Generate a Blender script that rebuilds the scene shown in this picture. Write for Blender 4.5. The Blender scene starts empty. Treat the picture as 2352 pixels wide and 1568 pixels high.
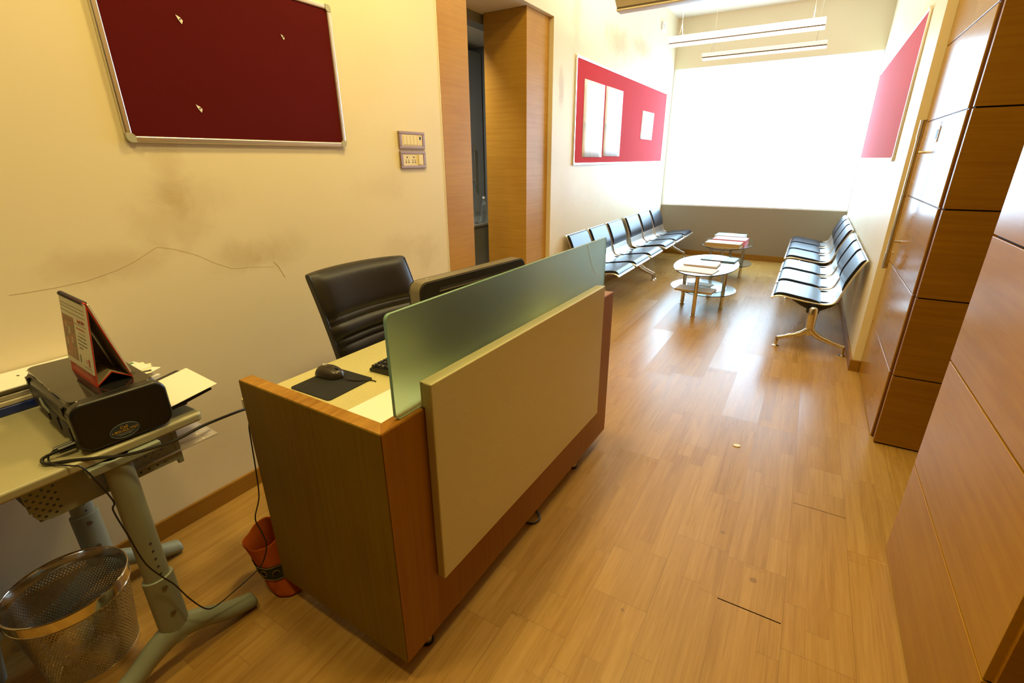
import bpy, bmesh, math, random
from mathutils import Vector, Matrix
random.seed(7)
PI = math.pi
SC = bpy.context.scene
C = SC.collection

# ------------------------------------------------------------------ materials
class S:
    """a node socket with arithmetic"""
    def __init__(self, nt, s): self.nt, self.s = nt, s
    def _m(self, op, *a):
        n = self.nt.nodes.new('ShaderNodeMath'); n.operation = op
        for i, v in enumerate((self,) + a):
            if isinstance(v, S): self.nt.links.new(v.s, n.inputs[i])
            else: n.inputs[i].default_value = v
        return S(self.nt, n.outputs[0])
    def __add__(s, o): return s._m('ADD', o)
    def __sub__(s, o): return s._m('SUBTRACT', o)
    def __mul__(s, o): return s._m('MULTIPLY', o)
    def __truediv__(s, o): return s._m('DIVIDE', o)
    def floor(s): return s._m('FLOOR')
    def fract(s): return s._m('FRACT')
    def abs(s): return s._m('ABSOLUTE')
    def lt(s, o): return s._m('LESS_THAN', o)
    def gt(s, o): return s._m('GREATER_THAN', o)
    def pow(s, o): return s._m('POWER', o)
    def sqrt(s): return s._m('SQRT')
    def mx(s, o): return s._m('MAXIMUM', o)
    def mn(s, o): return s._m('MINIMUM', o)
    def clamp(s):
        r = s._m('ADD', 0.0); r.s.node.use_clamp = True; return r
    def atan2(s, o): return s._m('ARCTAN2', o)
    def step(s, a, b):
        n = s.nt.nodes.new('ShaderNodeMapRange'); n.interpolation_type = 'SMOOTHSTEP'
        s.nt.links.new(s.s, n.inputs[0]); n.inputs[1].default_value = a; n.inputs[2].default_value = b
        return S(s.nt, n.outputs[0])

class Mat:
    def __init__(self, name, col=(.8, .8, .8), rough=.5, metal=0., **kw):
        self.m = bpy.data.materials.new(name); self.m.use_nodes = True
        self.nt = self.m.node_tree
        self.b = self.nt.nodes['Principled BSDF']; self.out = self.nt.nodes['Material Output']
        self.set('Base Color', (*col, 1)); self.set('Roughness', rough); self.set('Metallic', metal)
        for k, v in kw.items(): self.set(k.replace('_', ' '), v)
    def set(self, k, v):
        i = self.b.inputs[k]
        if isinstance(v, S): self.nt.links.new(v.s, i)
        else: i.default_value = v
    def node(self, t, **kw):
        n = self.nt.nodes.new(t)
        for k, v in kw.items(): setattr(n, k, v)
        return n
    def xyz(self):
        t = self.node('ShaderNodeTexCoord'); s = self.node('ShaderNodeSeparateXYZ')
        self.nt.links.new(t.outputs['Object'], s.inputs[0]); self.vec = S(self.nt, t.outputs['Object'])
        return [S(self.nt, o) for o in s.outputs]
    def comb(self, x, y, z):
        n = self.node('ShaderNodeCombineXYZ')
        for i, v in enumerate((x, y, z)):
            if isinstance(v, S): self.nt.links.new(v.s, n.inputs[i])
            else: n.inputs[i].default_value = v
        return S(self.nt, n.outputs[0])
    def white(self, v):
        n = self.node('ShaderNodeTexWhiteNoise'); self.nt.links.new(v.s, n.inputs['Vector'])
        return S(self.nt, n.outputs['Value'])
    def noise(self, v, scale=5., detail=3., rough=.5, dist=0.):
        n = self.node('ShaderNodeTexNoise'); self.nt.links.new(v.s, n.inputs['Vector'])
        n.inputs['Scale'].default_value = scale; n.inputs['Detail'].default_value = detail
        n.inputs['Roughness'].default_value = rough; n.inputs['Distortion'].default_value = dist
        return S(self.nt, n.outputs[0])
    def mix(self, f, a, b, mode='MIX'):
        n = self.node('ShaderNodeMix', data_type='RGBA', blend_type=mode)
        for i, v in ((0, f), (6, a), (7, b)):
            if isinstance(v, S): self.nt.links.new(v.s, n.inputs[i])
            elif i == 0: n.inputs[i].default_value = v
            else: n.inputs[i].default_value = (*v, 1)
        return S(self.nt, n.outputs[2])
    def ramp(self, f, stops):
        n = self.node('ShaderNodeValToRGB'); self.nt.links.new(f.s, n.inputs[0])
        e = n.color_ramp.elements
        while len(e) < len(stops): e.new(.5)
        for i, (p, c) in enumerate(stops): e[i].position = p; e[i].color = (*c, 1)
        return S(self.nt, n.outputs[0])
    def bump(self, h, strength=.2, dist=.01):
        n = self.node('ShaderNodeBump'); n.inputs['Strength'].default_value = strength
        n.inputs['Distance'].default_value = dist
        self.nt.links.new(h.s, n.inputs['Height']); self.set('Normal', S(self.nt, n.outputs[0]))

def blob(m, y, z, cy, cz, ry, rz, w):
    """soft blotch around (cy,cz), broken up by the noise w"""
    d = (((y - cy) / ry).pow(2.) + ((z - cz) / rz).pow(2.)).sqrt() + w
    return d.step(1.0, .15)

def paint(name, col, stains=(), tint=(.44, .29, .11)):
    M = Mat(name, col, .55, Specular_IOR_Level=.3)
    x, y, z = M.xyz()
    n1 = M.noise(M.vec, 1.6, 5, .6); n2 = M.noise(M.vec, 7, 4, .6, .6); n3 = M.noise(M.vec, 160, 2)
    f = n1.step(.52, .8) * .07
    for s in stains:
        f = f + blob(M, y, z, s[0], s[1], s[2], s[3], (n2 - .5) * 1.3) * (s[4] * .55)
    M.set('Base Color', M.mix(f.clamp(), col, tint))
    M.set('Roughness', n1 * .1 + .42)
    M.bump(n3, .03, .002)
    return M.m

def wood(name, c1, c2, axis='z', scale=1., rough=.3, coat=0., streak=60., bump=.02):
    """veneer: fine streaks drawn out along the grain axis"""
    M = Mat(name, c1, rough)
    x, y, z = M.xyz()
    k = 2.2 * scale
    v = {'x': M.comb(x * k, y * streak, z * streak), 'y': M.comb(x * streak, y * k, z * streak),
         'z': M.comb(x * streak, y * streak, z * k), 'h': M.comb((x + y) * k, (x - y) * .4, z * streak)}[axis]
    g = M.noise(v, 1., 4, .62, .25); big = M.noise(M.vec, 2.3, 3, .5)
    f = (g.step(.3, .72) * .6 + big.step(.3, .75) * .55).clamp()
    M.set('Base Color', M.mix(f, c1, c2))
    M.set('Roughness', g * .03 + rough); M.set('Specular IOR Level', .24)
    M.set('Coat Weight', coat); M.set('Coat Roughness', rough * .5)
    if bump: M.bump(g, bump, .002)
    return M.m

def plain(name, col, rough=.5, metal=0., **kw): return Mat(name, col, rough, metal, **kw).m
def emit(name, col, strength):
    M = Mat(name, col, .6); M.set('Emission Color', (*col, 1)); M.set('Emission Strength', strength); return M.m

def floor_mat():
    M = Mat('laminate_floor', (.4, .2, .07), .24)
    x, y, z = M.xyz()
    PW, PL, SW, SL = .2068, 1.18, .2068 / 3, .72
    X = x + .0315
    prow = (X / PW).floor()
    poff = M.white(M.comb(prow, 3.7, 0.)) * PL
    # two joints of the photograph: dark open gap and a thin raised end
    pj = ((y + poff) / PL)
    pcol = pj.floor(); pfr = pj.fract()
    srow = (X / SW).floor()
    soff = M.white(M.comb(srow, 1.3, 5.)) * SL
    sj = (y + soff + pcol * .13) / SL
    scol = sj.floor()
    tone = M.white(M.comb(srow, scol, pcol))
    ptone = M.white(M.comb(prow, pcol, 2.))
    gv = M.comb(x * 34 + srow * 7.1, y * 1.5 + scol * 3.3, tone * 9)
    g = M.noise(gv, 1., 6, .66, .9)
    fine = M.noise(M.comb(x * 220, y * 5, tone * 5), 1., 3, .6)
    base = M.ramp((tone * .30 + g.step(.3, .7) * .42 + fine.step(.3, .7) * .26 + .02).clamp(),
                  [(.0, (.31, .155, .032)), (.35, (.385, .208, .046)), (.62, (.44, .248, .060)), (1., (.51, .300, .080))])
    ax = (X / SW).fract(); sx = (ax - .5).abs().gt(.490) * .18
    px = (X / PW).fract(); seam = (px - .5).abs().gt(.4935)
    pend = (pfr - .5).abs().gt(.4988)
    send = (sj.fract() - .5).abs().gt(.4965) * .2
    f = (seam * .28 + pend * .38 + sx + send).clamp()
    # spots: two brown drips
    for (cx, cy, r) in ((-.07, 1.856, .010), (.069, 1.648, .013), (-.316, 1.272, .007)):
        d = ((x - cx).pow(2.) + (y - cy).pow(2.)).sqrt()
        f = f + d.lt(r) * .55
    # one open, dark end joint
    gap = (x + .034).gt(0.) * (x - .171).lt(0.) * (y - 1.4955).abs().lt(.0024)
    gap2 = (x - .181).gt(0.) * (x - .388).lt(0.) * (y - 2.223).abs().lt(.0022) * .7
    col = M.mix(f.clamp(), base, (.16, .07, .02))
    col = M.mix((gap + gap2).clamp(), col, (.012, .006, .003))
    M.set('Base Color', col)
    spec = (gap + gap2).clamp() * -.3 + .3
    M.set('Roughness', g * .10 + ptone * .10 + .20)
    M.set('Specular IOR Level', spec)
    # planks lie a hair out of level
    gn = M.node('ShaderNodeNewGeometry'); add = M.node('ShaderNodeVectorMath', operation='ADD')
    t2 = M.white(M.comb(prow, pcol, 8.))
    tilt = M.comb((ptone - .5) * .014, (t2 - .5) * .022, 0.)
    M.nt.links.new(gn.outputs['Normal'], add.inputs[0]); M.nt.links.new(tilt.s, add.inputs[1])
    nz = M.node('ShaderNodeVectorMath', operation='NORMALIZE'); M.nt.links.new(add.outputs[0], nz.inputs[0])
    bp = M.node('ShaderNodeBump'); bp.inputs['Strength'].default_value = .015; bp.inputs['Distance'].default_value = .002
    M.nt.links.new((fine * .6 + g).s, bp.inputs['Height']); M.nt.links.new(nz.outputs[0], bp.inputs['Normal'])
    M.set('Normal', S(M.nt, bp.outputs[0]))
    return M.m

def stone_mat(name='speckled_stone'):
    M = Mat(name, (.5, .4, .2), .32)
    M.xyz()
    a = M.noise(M.vec, 260, 2, .6); b = M.noise(M.vec, 480, 1, .5)
    w = M.node('ShaderNodeTexVoronoi'); w.inputs['Scale'].default_value = 26
    M.nt.links.new(M.vec.s, w.inputs['Vector']); d = S(M.nt, w.outputs['Distance'])
    c = M.mix(a.step(.60, .74), (.60, .54, .25), (.36, .30, .11))
    c = M.mix(b.step(.62, .75) * .5, c, (.68, .61, .36))
    c = M.mix(d.lt(.035), c, (.9, .9, .95))
    M.set('Base Color', c); M.set('Coat Weight', .25); M.set('Coat Roughness', .15)
    return M.m

def felt(name, col, sheen=0.):
    M = Mat(name, col, .9); M.xyz()
    n = M.noise(M.vec, 420, 2); n2 = M.noise(M.vec, 3, 3)
    M.set('Base Color', M.mix((n * .5 + n2 * .3).clamp(), [c * .75 for c in col], [min(1, c * 1.25) for c in col]))
    M.set('Specular IOR Level', .12); M.set('Sheen Weight', sheen); M.set('Sheen Roughness', .35); M.bump(n, .25, .002)
    return M.m

def perforated(name, col, metal, rough, kind):
    M = Mat(name, col, rough, metal)
    x, y, z = M.xyz()
    if kind == 'drum':
        N, pz = 96., .0078
        r = (z / pz); row = r.floor(); u = y.atan2(x) * (N / (2 * PI)) + (row * .5).fract()
        fu = u.fract() - .5; fz = r.fract() - .5
        d = ((fu * 1.15).pow(2.) + fz.pow(2.)).sqrt()
        hole = d.lt(.30) * z.gt(.016) * z.lt(.262)
    else:
        p = .021
        r = (z / (p * .5)); row = r.floor(); u = y / p + (row * .5).fract()
        fu = (u.fract() - .5) * 2.; fz = r.fract() - .5
        d = (fu.pow(2.) + fz.pow(2.)).sqrt()
        hole = d.lt(.33)
        hole = hole * z.gt(-.108) * z.lt(-.022) * ((y + .075).abs().gt(.045)) * (y + .005).lt(.13) * (y + .19).gt(0.)
    M.set('Alpha', (hole * -1.) + 1.)
    return M.m

def brushed(name, col, rough=.25):
    return Mat(name, col, rough, 1.).m

WALLC = (.80, .70, .48)
m_wall = paint('cream_wall_paint', WALLC, [
    (.99, 1.46, .09, .20, .55), (.95, 1.28, .20, .16, .45), (.72, 1.16, .32, .09, .50), (1.20, 1.11, .22, .10, .55),
    (1.40, 1.11, .20, .12, .4), (1.05, 1.38, .25, .1, .3), (2.09, 1.36, .3, .12, .22), (2.43, .93, .16, .2, .35),
    (2.2, 1.0, .25, .12, .3), (.3, .6, .5, .3, .15), (1.0, .35, .6, .3, .2),
    (4.43, 2.1, .09, .24, .9), (4.72, 2.75, .14, .45, .5), (5.85, 2.72, .60, .20, .85), (6.7, 2.80, .55, .14, .8),
    (7.35, 2.62, .42, .16, .7), (4.6, 1.2, .3, .3, .2), (5.5, 1.15, .8, .25, .16)])
m_wall_f = paint('cream_wall_paint_far', WALLC, [])
m_unseen = plain('dark_brown_wall', (.16, .08, .03), .6)  # unseen walls, made dark so less light bounces back
m_ceil = plain('ceiling_paint', (.82, .76, .62), .8)
m_grey = plain('grey_green_paint', (.24, .25, .235), .6)
m_sillpanel = paint('taupe_panel_paint', (.30, .25, .18), [])
m_floor = floor_mat()
m_door = wood('door_veneer', (.41, .205, .020), (.33, .150, .012), 'y', 1., .21, .1, 40., .004)
m_clad = wood('cladding_veneer', (.34, .152, .008), (.26, .106, .005), 'x', 1., .40, .0)
m_cladn = wood('near_cladding_veneer', (.45, .228, .011), (.36, .168, .007), 'y', 1., .25, .0, 40., .003)
m_trimw = wood('doorway_veneer', (.52, .275, .040), (.42, .205, .024), 'h', 1., .38, .0)
m_dark = plain('dark_gap', (.02, .012, .006), .8)
m_edge = plain('door_edge', (.16, .05, .012), .5)
m_base = wood('skirting_wood', (.33, .16, .018), (.26, .115, .011), 'h', 1., .4)
m_deskf = wood('desk_front_veneer', (.34, .142, .004), (.265, .102, .003), 'z', .8, .42, .0)
m_desk = wood('desk_veneer_olive_light', (.25, .160, .005), (.185, .110, .003), 'z', .6, .5, .0, 75.)  # same wood as the front; olive light on the end is in the colour
m_desktop = wood('desk_edge_veneer', (.46, .235, .035), (.25, .105, .010), 'y', 5., .42, .0, 60.)
m_stone = stone_mat()
m_black = plain('black_plastic', (.010, .009, .008), .38)
m_blackg = plain('gloss_black_plastic', (.012, .011, .010), .10, Coat_Weight=.4)
m_blackm = plain('matt_black', (.006, .006, .006), .75)
m_leather = None
def leather():
    M = Mat('dark_leather', (.008, .006, .004), .36); M.xyz()
    n = M.noise(M.vec, 230, 3, .6); M.bump(n, .12, .001); M.set('Specular IOR Level', .45)
    return M.m
m_leather = leather()
m_pad = plain('black_bench_pad', (.012, .014, .020), .32, Specular_IOR_Level=.5)
m_steel = brushed('chromed_steel', (.72, .69, .64), .16)
m_shell = brushed('bench_shell_steel', (.74, .72, .68), .28)
m_alu = brushed('aluminium_frame', (.80, .78, .72), .33)
m_cap = plain('grey_corner_cap', (.42, .40, .30), .5)
m_white = plain('white_plastic', (.82, .80, .72), .4)
m_cream = plain('cream_switch_plastic', (.80, .69, .42), .4)
m_swframe = brushed('switch_frame_bronze', (.42, .31, .24), .38)
m_felt_d = felt('maroon_felt', (.095, .004, .003))
m_felt_r = felt('red_felt', (.58, .020, .026), .2)
m_paper = plain('paper', (.86, .82, .74), .7)
m_paperw = plain('bright_paper', (.88, .88, .88), .7)
m_tabletop = plain('grey_green_laminate', (.40, .37, .22), .30)
m_tableg = plain('grey_green_metal', (.27, .30, .24), .36)
m_tray = perforated('perforated_grey_green_metal', (.27, .30, .24), 0., .4, 'plate')
m_drum = perforated('perforated_steel', (.50, .50, .44), 1., .30, 'drum')
m_rim = brushed('polished_rim', (.78, .74, .62), .08)
m_red = plain('red_card', (.56, .035, .012), .5)
m_card = plain('calendar_card', (.62, .60, .50), .5)
m_kraft = plain('inner_board', (.40, .34, .22), .55)
m_orange = felt('orange_cloth', (.56, .12, .012))
m_bandcloth = felt('dark_embroidered_band', (.05, .045, .035))
m_gold = plain('gold_thread', (.40, .27, .05), .5)
m_blue = plain('blue_plastic_file', (.015, .03, .17), .22)
m_bluep = plain('pale_blue_cover', (.20, .38, .50), .5)
m_pink = plain('pink_cover', (.78, .20, .26), .5)
m_tan = plain('tan_pages', (.48, .30, .10), .7)
m_news = plain('newsprint', (.72, .64, .58), .75)
m_ink = plain('dark_ink', (.05, .045, .05), .7)
m_redink = plain('red_ink', (.45, .05, .03), .7)
m_whiteink = plain('white_ink', (.85, .80, .70), .6)
m_yel = plain('yellow_ink', (.72, .40, .02), .6)
m_slate = plain('slate_sticker', (.035, .055, .07), .4)
m_key = plain('key_black', (.014, .012, .010), .45)
m_tube = emit('lit_tube', (1., .93, .80), 14.)
m_lampw = plain('fitting_white', (.85, .80, .70), .45)
m_lampd = plain('fitting_underside', (.13, .085, .05), .5)
m_wire = plain('suspension_wire', (.45, .42, .36), .4)
m_crack = plain('crack_brown', (.46, .32, .15), .9)  # brown of the hairline cracks in the wall

def glass(name, col, rough, ior=1.5):
    M = Mat(name, col, rough); M.set('Transmission Weight', 1.); M.set('IOR', ior); return M.m
m_frost = glass('frosted_glass', (.52, .74, .63), .36)
m_gedge = Mat('green_glass_edge', (.22, .44, .36), .25, Transmission_Weight=.35).m
m_tglass = glass('clear_table_glass', (.86, .95, .92), .0)
m_sglass = glass('shelf_glass', (.80, .93, .88), .12)
m_drink = glass('drinking_glass', (.95, .97, .96), .0)
m_film = Mat('clear_plastic_film', (.80, .74, .74), .12, Alpha=.45).m
m_box = Mat('cloudy_plastic', (.45, .50, .42), .3, Alpha=.75).m

def artwork():
    M = Mat('calendar_picture', (.3, .15, .05), .5); M.xyz()
    n = M.noise(M.vec, 55, 3, .6, 1.5)
    M.set('Base Color', M.ramp(n, [(.30, (.10, .10, .06)), (.46, (.20, .15, .08)), (.58, (.42, .10, .025)), (.72, (.30, .22, .12))]))
    return M.m
m_art = artwork()
def poster_mat(name):
    M = Mat(name, (.85, .85, .85), .55); x, y, z = M.xyz()
    n = M.noise(M.comb(0., y * 14, z * 3.2), 1., 3, .6, .8)
    band = (z - .345).abs().step(.045, .0) * M.noise(M.vec, 3.5, 2, .5).step(.46, .6)
    c = M.mix(n.step(.56, .72), (.88, .88, .88), (.60, .70, .80))
    M.set('Base Color', M.mix((band * .7).clamp(), c, (.25, .40, .58)))
    return M.m
m_poster = poster_mat('printed_sheet')

# ------------------------------------------------------------------ mesh helpers
def bm_new(): return bmesh.new()
def box(bm, x0, x1, y0, y1, z0, z1, rot=None, at=None):
    vs = []
    for x in (x0, x1):
        for y in (y0, y1):
            for z in (z0, z1):
                v = Vector((x, y, z))
                if rot is not None: v = rot @ (v - Vector(at)) + Vector(at)
                vs.append(bm.verts.new(v))
    for f in ((0, 1, 3, 2), (4, 6, 7, 5), (0, 4, 5, 1), (2, 3, 7, 6), (0, 2, 6, 4), (1, 5, 7, 3)):
        bm.faces.new([vs[i] for i in f])
    return bm
def B(*a, **k): return box(bm_new(), *a, **k)
def prism(bm, pts, axis, a, b):
    """polygon pts extruded along an axis: x -> (y,z), y -> (x,z), z -> (x,y)"""
    def P(p, t): return {'x': (t, p[0], p[1]), 'y': (p[0], t, p[1]), 'z': (p[0], p[1], t)}[axis]
    A = [bm.verts.new(P(p, a)) for p in pts]; Bv = [bm.verts.new(P(p, b)) for p in pts]
    n = len(pts)
    bm.faces.new(A); bm.faces.new(Bv[::-1])
    for i in range(n): bm.faces.new((A[i], Bv[i], Bv[(i + 1) % n], A[(i + 1) % n]))
    return bm
def rrect(w0, w1, h0, h1, r, seg=5):
    out = []
    for cx, cy, a0 in ((w1 - r, h1 - r, 0), (w0 + r, h1 - r, 90), (w0 + r, h0 + r, 180), (w1 - r, h0 + r, 270)):
        for i in range(seg + 1):
            a = math.radians(a0 + 90 * i / seg); out.append((cx + r * math.cos(a), cy + r * math.sin(a)))
    return out
def ellipse(cx, cy, a, b, n=64): return [(cx + a * math.cos(2 * PI * i / n), cy + b * math.sin(2 * PI * i / n)) for i in range(n)]
def tube(bm, pts, r, n=8, closed=False, flat=1.0):
    pts = [Vector(p) for p in pts]; rs = r if isinstance(r, (list, tuple)) else [r] * len(pts)
    rings = []; up = None
    for i, p in enumerate(pts):
        if closed: t = pts[(i + 1) % len(pts)] - pts[i - 1]
        else: t = (pts[min(i + 1, len(pts) - 1)] - pts[max(i - 1, 0)])
        t.normalize()
        if up is None: up = Vector((0, 0, 1)) if abs(t.z) < .9 else Vector((0, 1, 0))
        s = t.cross(up); s.normalize(); up = s.cross(t); up.normalize()
        rings.append([bm.verts.new(p + (s * math.cos(2 * PI * k / n) * flat + up * math.sin(2 * PI * k / n)) * rs[i]) for k in range(n)])
    m = len(rings)
    for i in range(m if closed else m - 1):
        a, b = rings[i], rings[(i + 1) % m]
        for k in range(n): bm.faces.new((a[k], a[(k + 1) % n], b[(k + 1) % n], b[k]))
    if not closed: bm.faces.new(rings[0][::-1]); bm.faces.new(rings[-1])
    return bm
def smooth_path(pts, k=6):
    P = [Vector(p) for p in pts]; out = []
    for i in range(len(P) - 1):
        p0, p1, p2, p3 = P[max(i - 1, 0)], P[i], P[i + 1], P[min(i + 2, len(P) - 1)]
        for j in range(k):
            t = j / k
            out.append(.5 * ((2 * p1) + (p2 - p0) * t + (2 * p0 - 5 * p1 + 4 * p2 - p3) * t * t + (3 * p1 - p0 - 3 * p2 + p3) * t ** 3))
    out.append(P[-1]); return out
def lathe(bm, prof, n=32, c=(0, 0)):
    rings = []
    for r, z in prof:
        if r < 1e-6: rings.append([bm.verts.new((c[0], c[1], z))])
        else: rings.append([bm.verts.new((c[0] + r * math.cos(2 * PI * k / n), c[1] + r * math.sin(2 * PI * k / n), z)) for k in range(n)])
    for a, b in zip(rings, rings[1:]):
        for k in range(n):
            A = a if len(a) == 1 else [a[k], a[(k + 1) % n]]; Bq = b if len(b) == 1 else [b[(k + 1) % n], b[k]]
            vs = list(A) + list(Bq)
            if len(vs) >= 3: bm.faces.new(vs)
    return bm
def cyl(bm, cx, cy, r, z0, z1, n=20): return lathe(bm, [(0, z0), (r, z0), (r, z1), (0, z1)], n, (cx, cy))
def strip(bm, prof, y0, y1, th, ny=2, crown=0.):
    """a bent sheet: profile of (d,z) points, thickened towards its left side, from y0 to y1"""
    n = len(prof); off = []
    for i, p in enumerate(prof):
        a = prof[max(i - 1, 0)]; b = prof[min(i + 1, n - 1)]
        t = Vector((b[0] - a[0], b[1] - a[1])).normalized(); nr = Vector((-t.y, t.x))
        e = th[i] if isinstance(th, (list, tuple)) else th
        off.append((p[0] + nr.x * e, p[1] + nr.y * e))
    loop = list(prof) + off[::-1]
    rows = []
    for j in range(ny):
        y = y0 + (y1 - y0) * j / (ny - 1); rows.append([bm.verts.new((p[0], y, p[1])) for p in loop])
    m = len(loop)
    for a, b in zip(rows, rows[1:]):
        for k in range(m): bm.faces.new((a[k], a[(k + 1) % m], b[(k + 1) % m], b[k]))
    # end caps as quads
    for r, fl in ((rows[0], False), (rows[-1], True)):
        for i in range(n - 1):
            q = [r[i], r[i + 1], r[m - 2 - i], r[m - 1 - i]]
            bm.faces.new(q if fl else q[::-1])
    return bm

def obj(name, bm, mat, parent=None, bevel=0., seg=2, smooth=True, angle=35, sub=0):
    bmesh.ops.recalc_face_normals(bm, faces=bm.faces[:])
    me = bpy.data.meshes.new(name); bm.to_mesh(me); bm.free()
    for mm in (mat if isinstance(mat, (list, tuple)) else [mat]): me.materials.append(mm)
    o = bpy.data.objects.new(name, me); C.objects.link(o)
    if parent is not None: o.parent = parent
    if smooth:
        for p in me.polygons: p.use_smooth = True
        try: me.set_sharp_from_angle(angle=math.radians(angle))
        except Exception: pass
    if bevel:
        b = o.modifiers.new('bevel', 'BEVEL'); b.width = bevel; b.segments = seg; b.limit_method = 'ANGLE'; b.angle_limit = math.radians(40)
        b.harden_normals = True
    if sub:
        s = o.modifiers.new('sub', 'SUBSURF'); s.levels = sub; s.render_levels = sub
    return o
def struct(name, bm, mat, parent=None, **kw):
    o = obj(name, bm, mat, parent, **kw)
    if parent is None: o['kind'] = 'structure'
    return o
def thing(name, label, cat, loc=(0, 0, 0), rz=0., group=None):
    o = bpy.data.objects.new(name, None); C.objects.link(o); o.empty_display_size = .05
    o.location = loc; o.rotation_euler = (0, 0, rz); o['label'] = label; o['category'] = cat
    if group: o['group'] = group
    return o
def tag(o, label, cat, group=None, loc=None, rz=None):
    o['label'] = label; o['category'] = cat
    if group: o['group'] = group
    if loc is not None: o.location = loc
    if rz is not None: o.rotation_euler = (0, 0, rz)
    return o
def text(name, s, size, mat, parent, M, extrude=.0002, align='CENTER'):
    """lettering as a thin mesh; M places the text plane (x right, y up, z out)"""
    cu = bpy.data.curves.new(name, 'FONT'); cu.body = s; cu.size = size; cu.extrude = extrude
    cu.align_x = align; cu.align_y = 'CENTER'; cu.resolution_u = 3
    t = bpy.data.objects.new(name, cu); C.objects.link(t)
    bpy.context.view_layer.update()
    me = bpy.data.meshes.new_from_object(t.evaluated_get(bpy.context.evaluated_depsgraph_get()))
    bpy.data.objects.remove(t); bpy.data.curves.remove(cu)
    me.transform(M); me.name = name; me.materials.clear(); me.materials.append(mat)
    o = bpy.data.objects.new(name, me); C.objects.link(o); o.parent = parent
    return o
def frame_mat(o, x, y):
    x = Vector(x).normalized(); y = Vector(y); y = (y - x * x.dot(y)).normalized(); z = x.cross(y)
    return Matrix(((x.x, y.x, z.x, o[0]), (x.y, y.y, z.y, o[1]), (x.z, y.z, z.z, o[2]), (0, 0, 0, 1)))
def copy_tree(o, parent=None):
    c = o.copy(); C.objects.link(c)
    if parent is not None: c.parent = parent
    for ch in list(o.children): copy_tree(ch, c)
    return c

# ------------------------------------------------------------------ the setting
WX, RX, FY, CZ = -2.12, .485, 8.37, 3.43
struct('floor', B(-5.0, 3.2, -3.2, 8.6, -.1, 0), m_floor)
struct('ceiling', B(-2.6, 3.2, -3.2, 8.6, CZ, CZ + .1), m_ceil)
struct('wall_left', B(-2.24, WX, -3.2, 2.98, 0, CZ), m_wall)
struct('wall_left_far', B(-2.60, WX, 4.25, FY + .2, 0, CZ), m_wall)
struct('wall_over_doorway', B(-2.60, WX, 2.98, 4.25, 2.63, CZ), m_wall)
wl = bpy.data.objects['wall_left']
def crack(pts, w):
    bm = bm_new(); tube(bm, [(WX + .0002, y, z) for y, z in pts], w * .75, 4); return obj('crack', bm, m_crack, wl)
for pts, w in (
    ([(.438, 1.113), (.479, 1.112), (.506, 1.112), (.556, 1.112), (.641, 1.117), (.737, 1.137), (.798, 1.158), (.881, 1.199)], .0008),
    ([(.881, 1.199), (.939, 1.182), (1.013, 1.148), (1.074, 1.105), (1.15, 1.064), (1.228, 1.057), (1.343, 1.038)], .0006),
    ([(1.344, 1.063), (1.365, 1.034), (1.389, .976)], .0013),
    ([(2.235, .885), (2.262, .882)], .001)):
    crack(pts, w)
struct('wall_far', box(B(-2.12, RX + .1, FY, FY + .2, 2.77, CZ), -2.12, RX + .1, FY + .1, FY + .3, 0, 2.77), m_wall_f)
struct('wall_far_low', B(WX, RX, FY, FY + .1, 0, .787), m_sillpanel)
struct('wall_right', B(RX, RX + .09, 4.134, FY + .2, 0, CZ), m_wall_f)
struct('wall_right_outer', B(.60, 2.5, 4.134, 4.25, 0, CZ), m_wall_f)
struct('wall_passage', B(1.5, 1.6, 2.0, 3.3, 0, CZ), m_unseen)
struct('wall_side', B(3.1, 3.2, -3.2, 2.2, 0, CZ), m_unseen)
struct('wall_front', B(1.5, 3.2, 1.14, 2.2, 0, CZ), m_unseen)
struct('wall_back', B(-2.24, 3.2, -3.3, -3.2, 0, CZ), m_unseen)
# pantry behind the doorway
bm = B(-4.4, -2.24, 5.0, 5.1, 0, 2.75); box(bm, -4.4, -4.3, 1.6, 5.0, 0, 2.75); box(bm, -4.4, -2.24, 1.5, 1.6, 0, 2.75)
struct('wall_pantry', bm, m_grey)
struct('ceiling_pantry', box(B(-4.4, -2.60, 1.5, 5.1, 2.66, 2.75), -2.6, -2.24, 1.5, 2.98, 2.63, 2.75), m_ceil)
struct('trim_pantry_beam', B(-2.72, -2.60, 1.6, 5.0, 2.56, 2.66), m_grey)

# wood facings with open joints at the same heights all round
JZ = [0.006, .413, .840, 1.268, 1.700, 2.107, 2.53, 2.95, 3.40]
def faced(name, x0, x1, y0, y1, mat, back, joint=.0035, bev=.0012):
    bm = bm_new()
    for a, b in zip(JZ, JZ[1:]): box(bm, x0, x1, y0, y1, a + joint, b - joint)
    o = struct(name, bm, mat, bevel=bev)
    return o
faced('trim_right_near', .515, .545, 1.155, 2.09, m_cladn, None)
struct('wall_right_near', B(.525, 1.5, 1.16, 2.085, 0, CZ), m_dark)
faced('trim_right_end', .530, 1.45, 1.14, 1.165, m_clad, None)
faced('trim_column', .543, .95, 3.02, 3.045, m_clad, None)
struct('wall_column', B(.551, .95, 3.030, 3.086, 0, CZ), m_dark)
struct('wall_column_back', B(.60, 1.5, 3.086, 3.2, 0, CZ), m_dark)
# doorway at the left: wood panel, then clad pillar
struct('trim_doorway', B(WX - .01, WX + .004, 2.668, 2.978, 0, CZ - .02), m_trimw, bevel=.002)
struct('trim_doorway_bead', B(WX - .004, WX + .003, 2.661, 2.667, 0, CZ - .02), plain('white_bead', (.8, .76, .62), .4))
struct('trim_pillar', B(-2.575, -2.162, 3.853, 4.249, 0, 2.629), m_trimw, bevel=.003)

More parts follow.
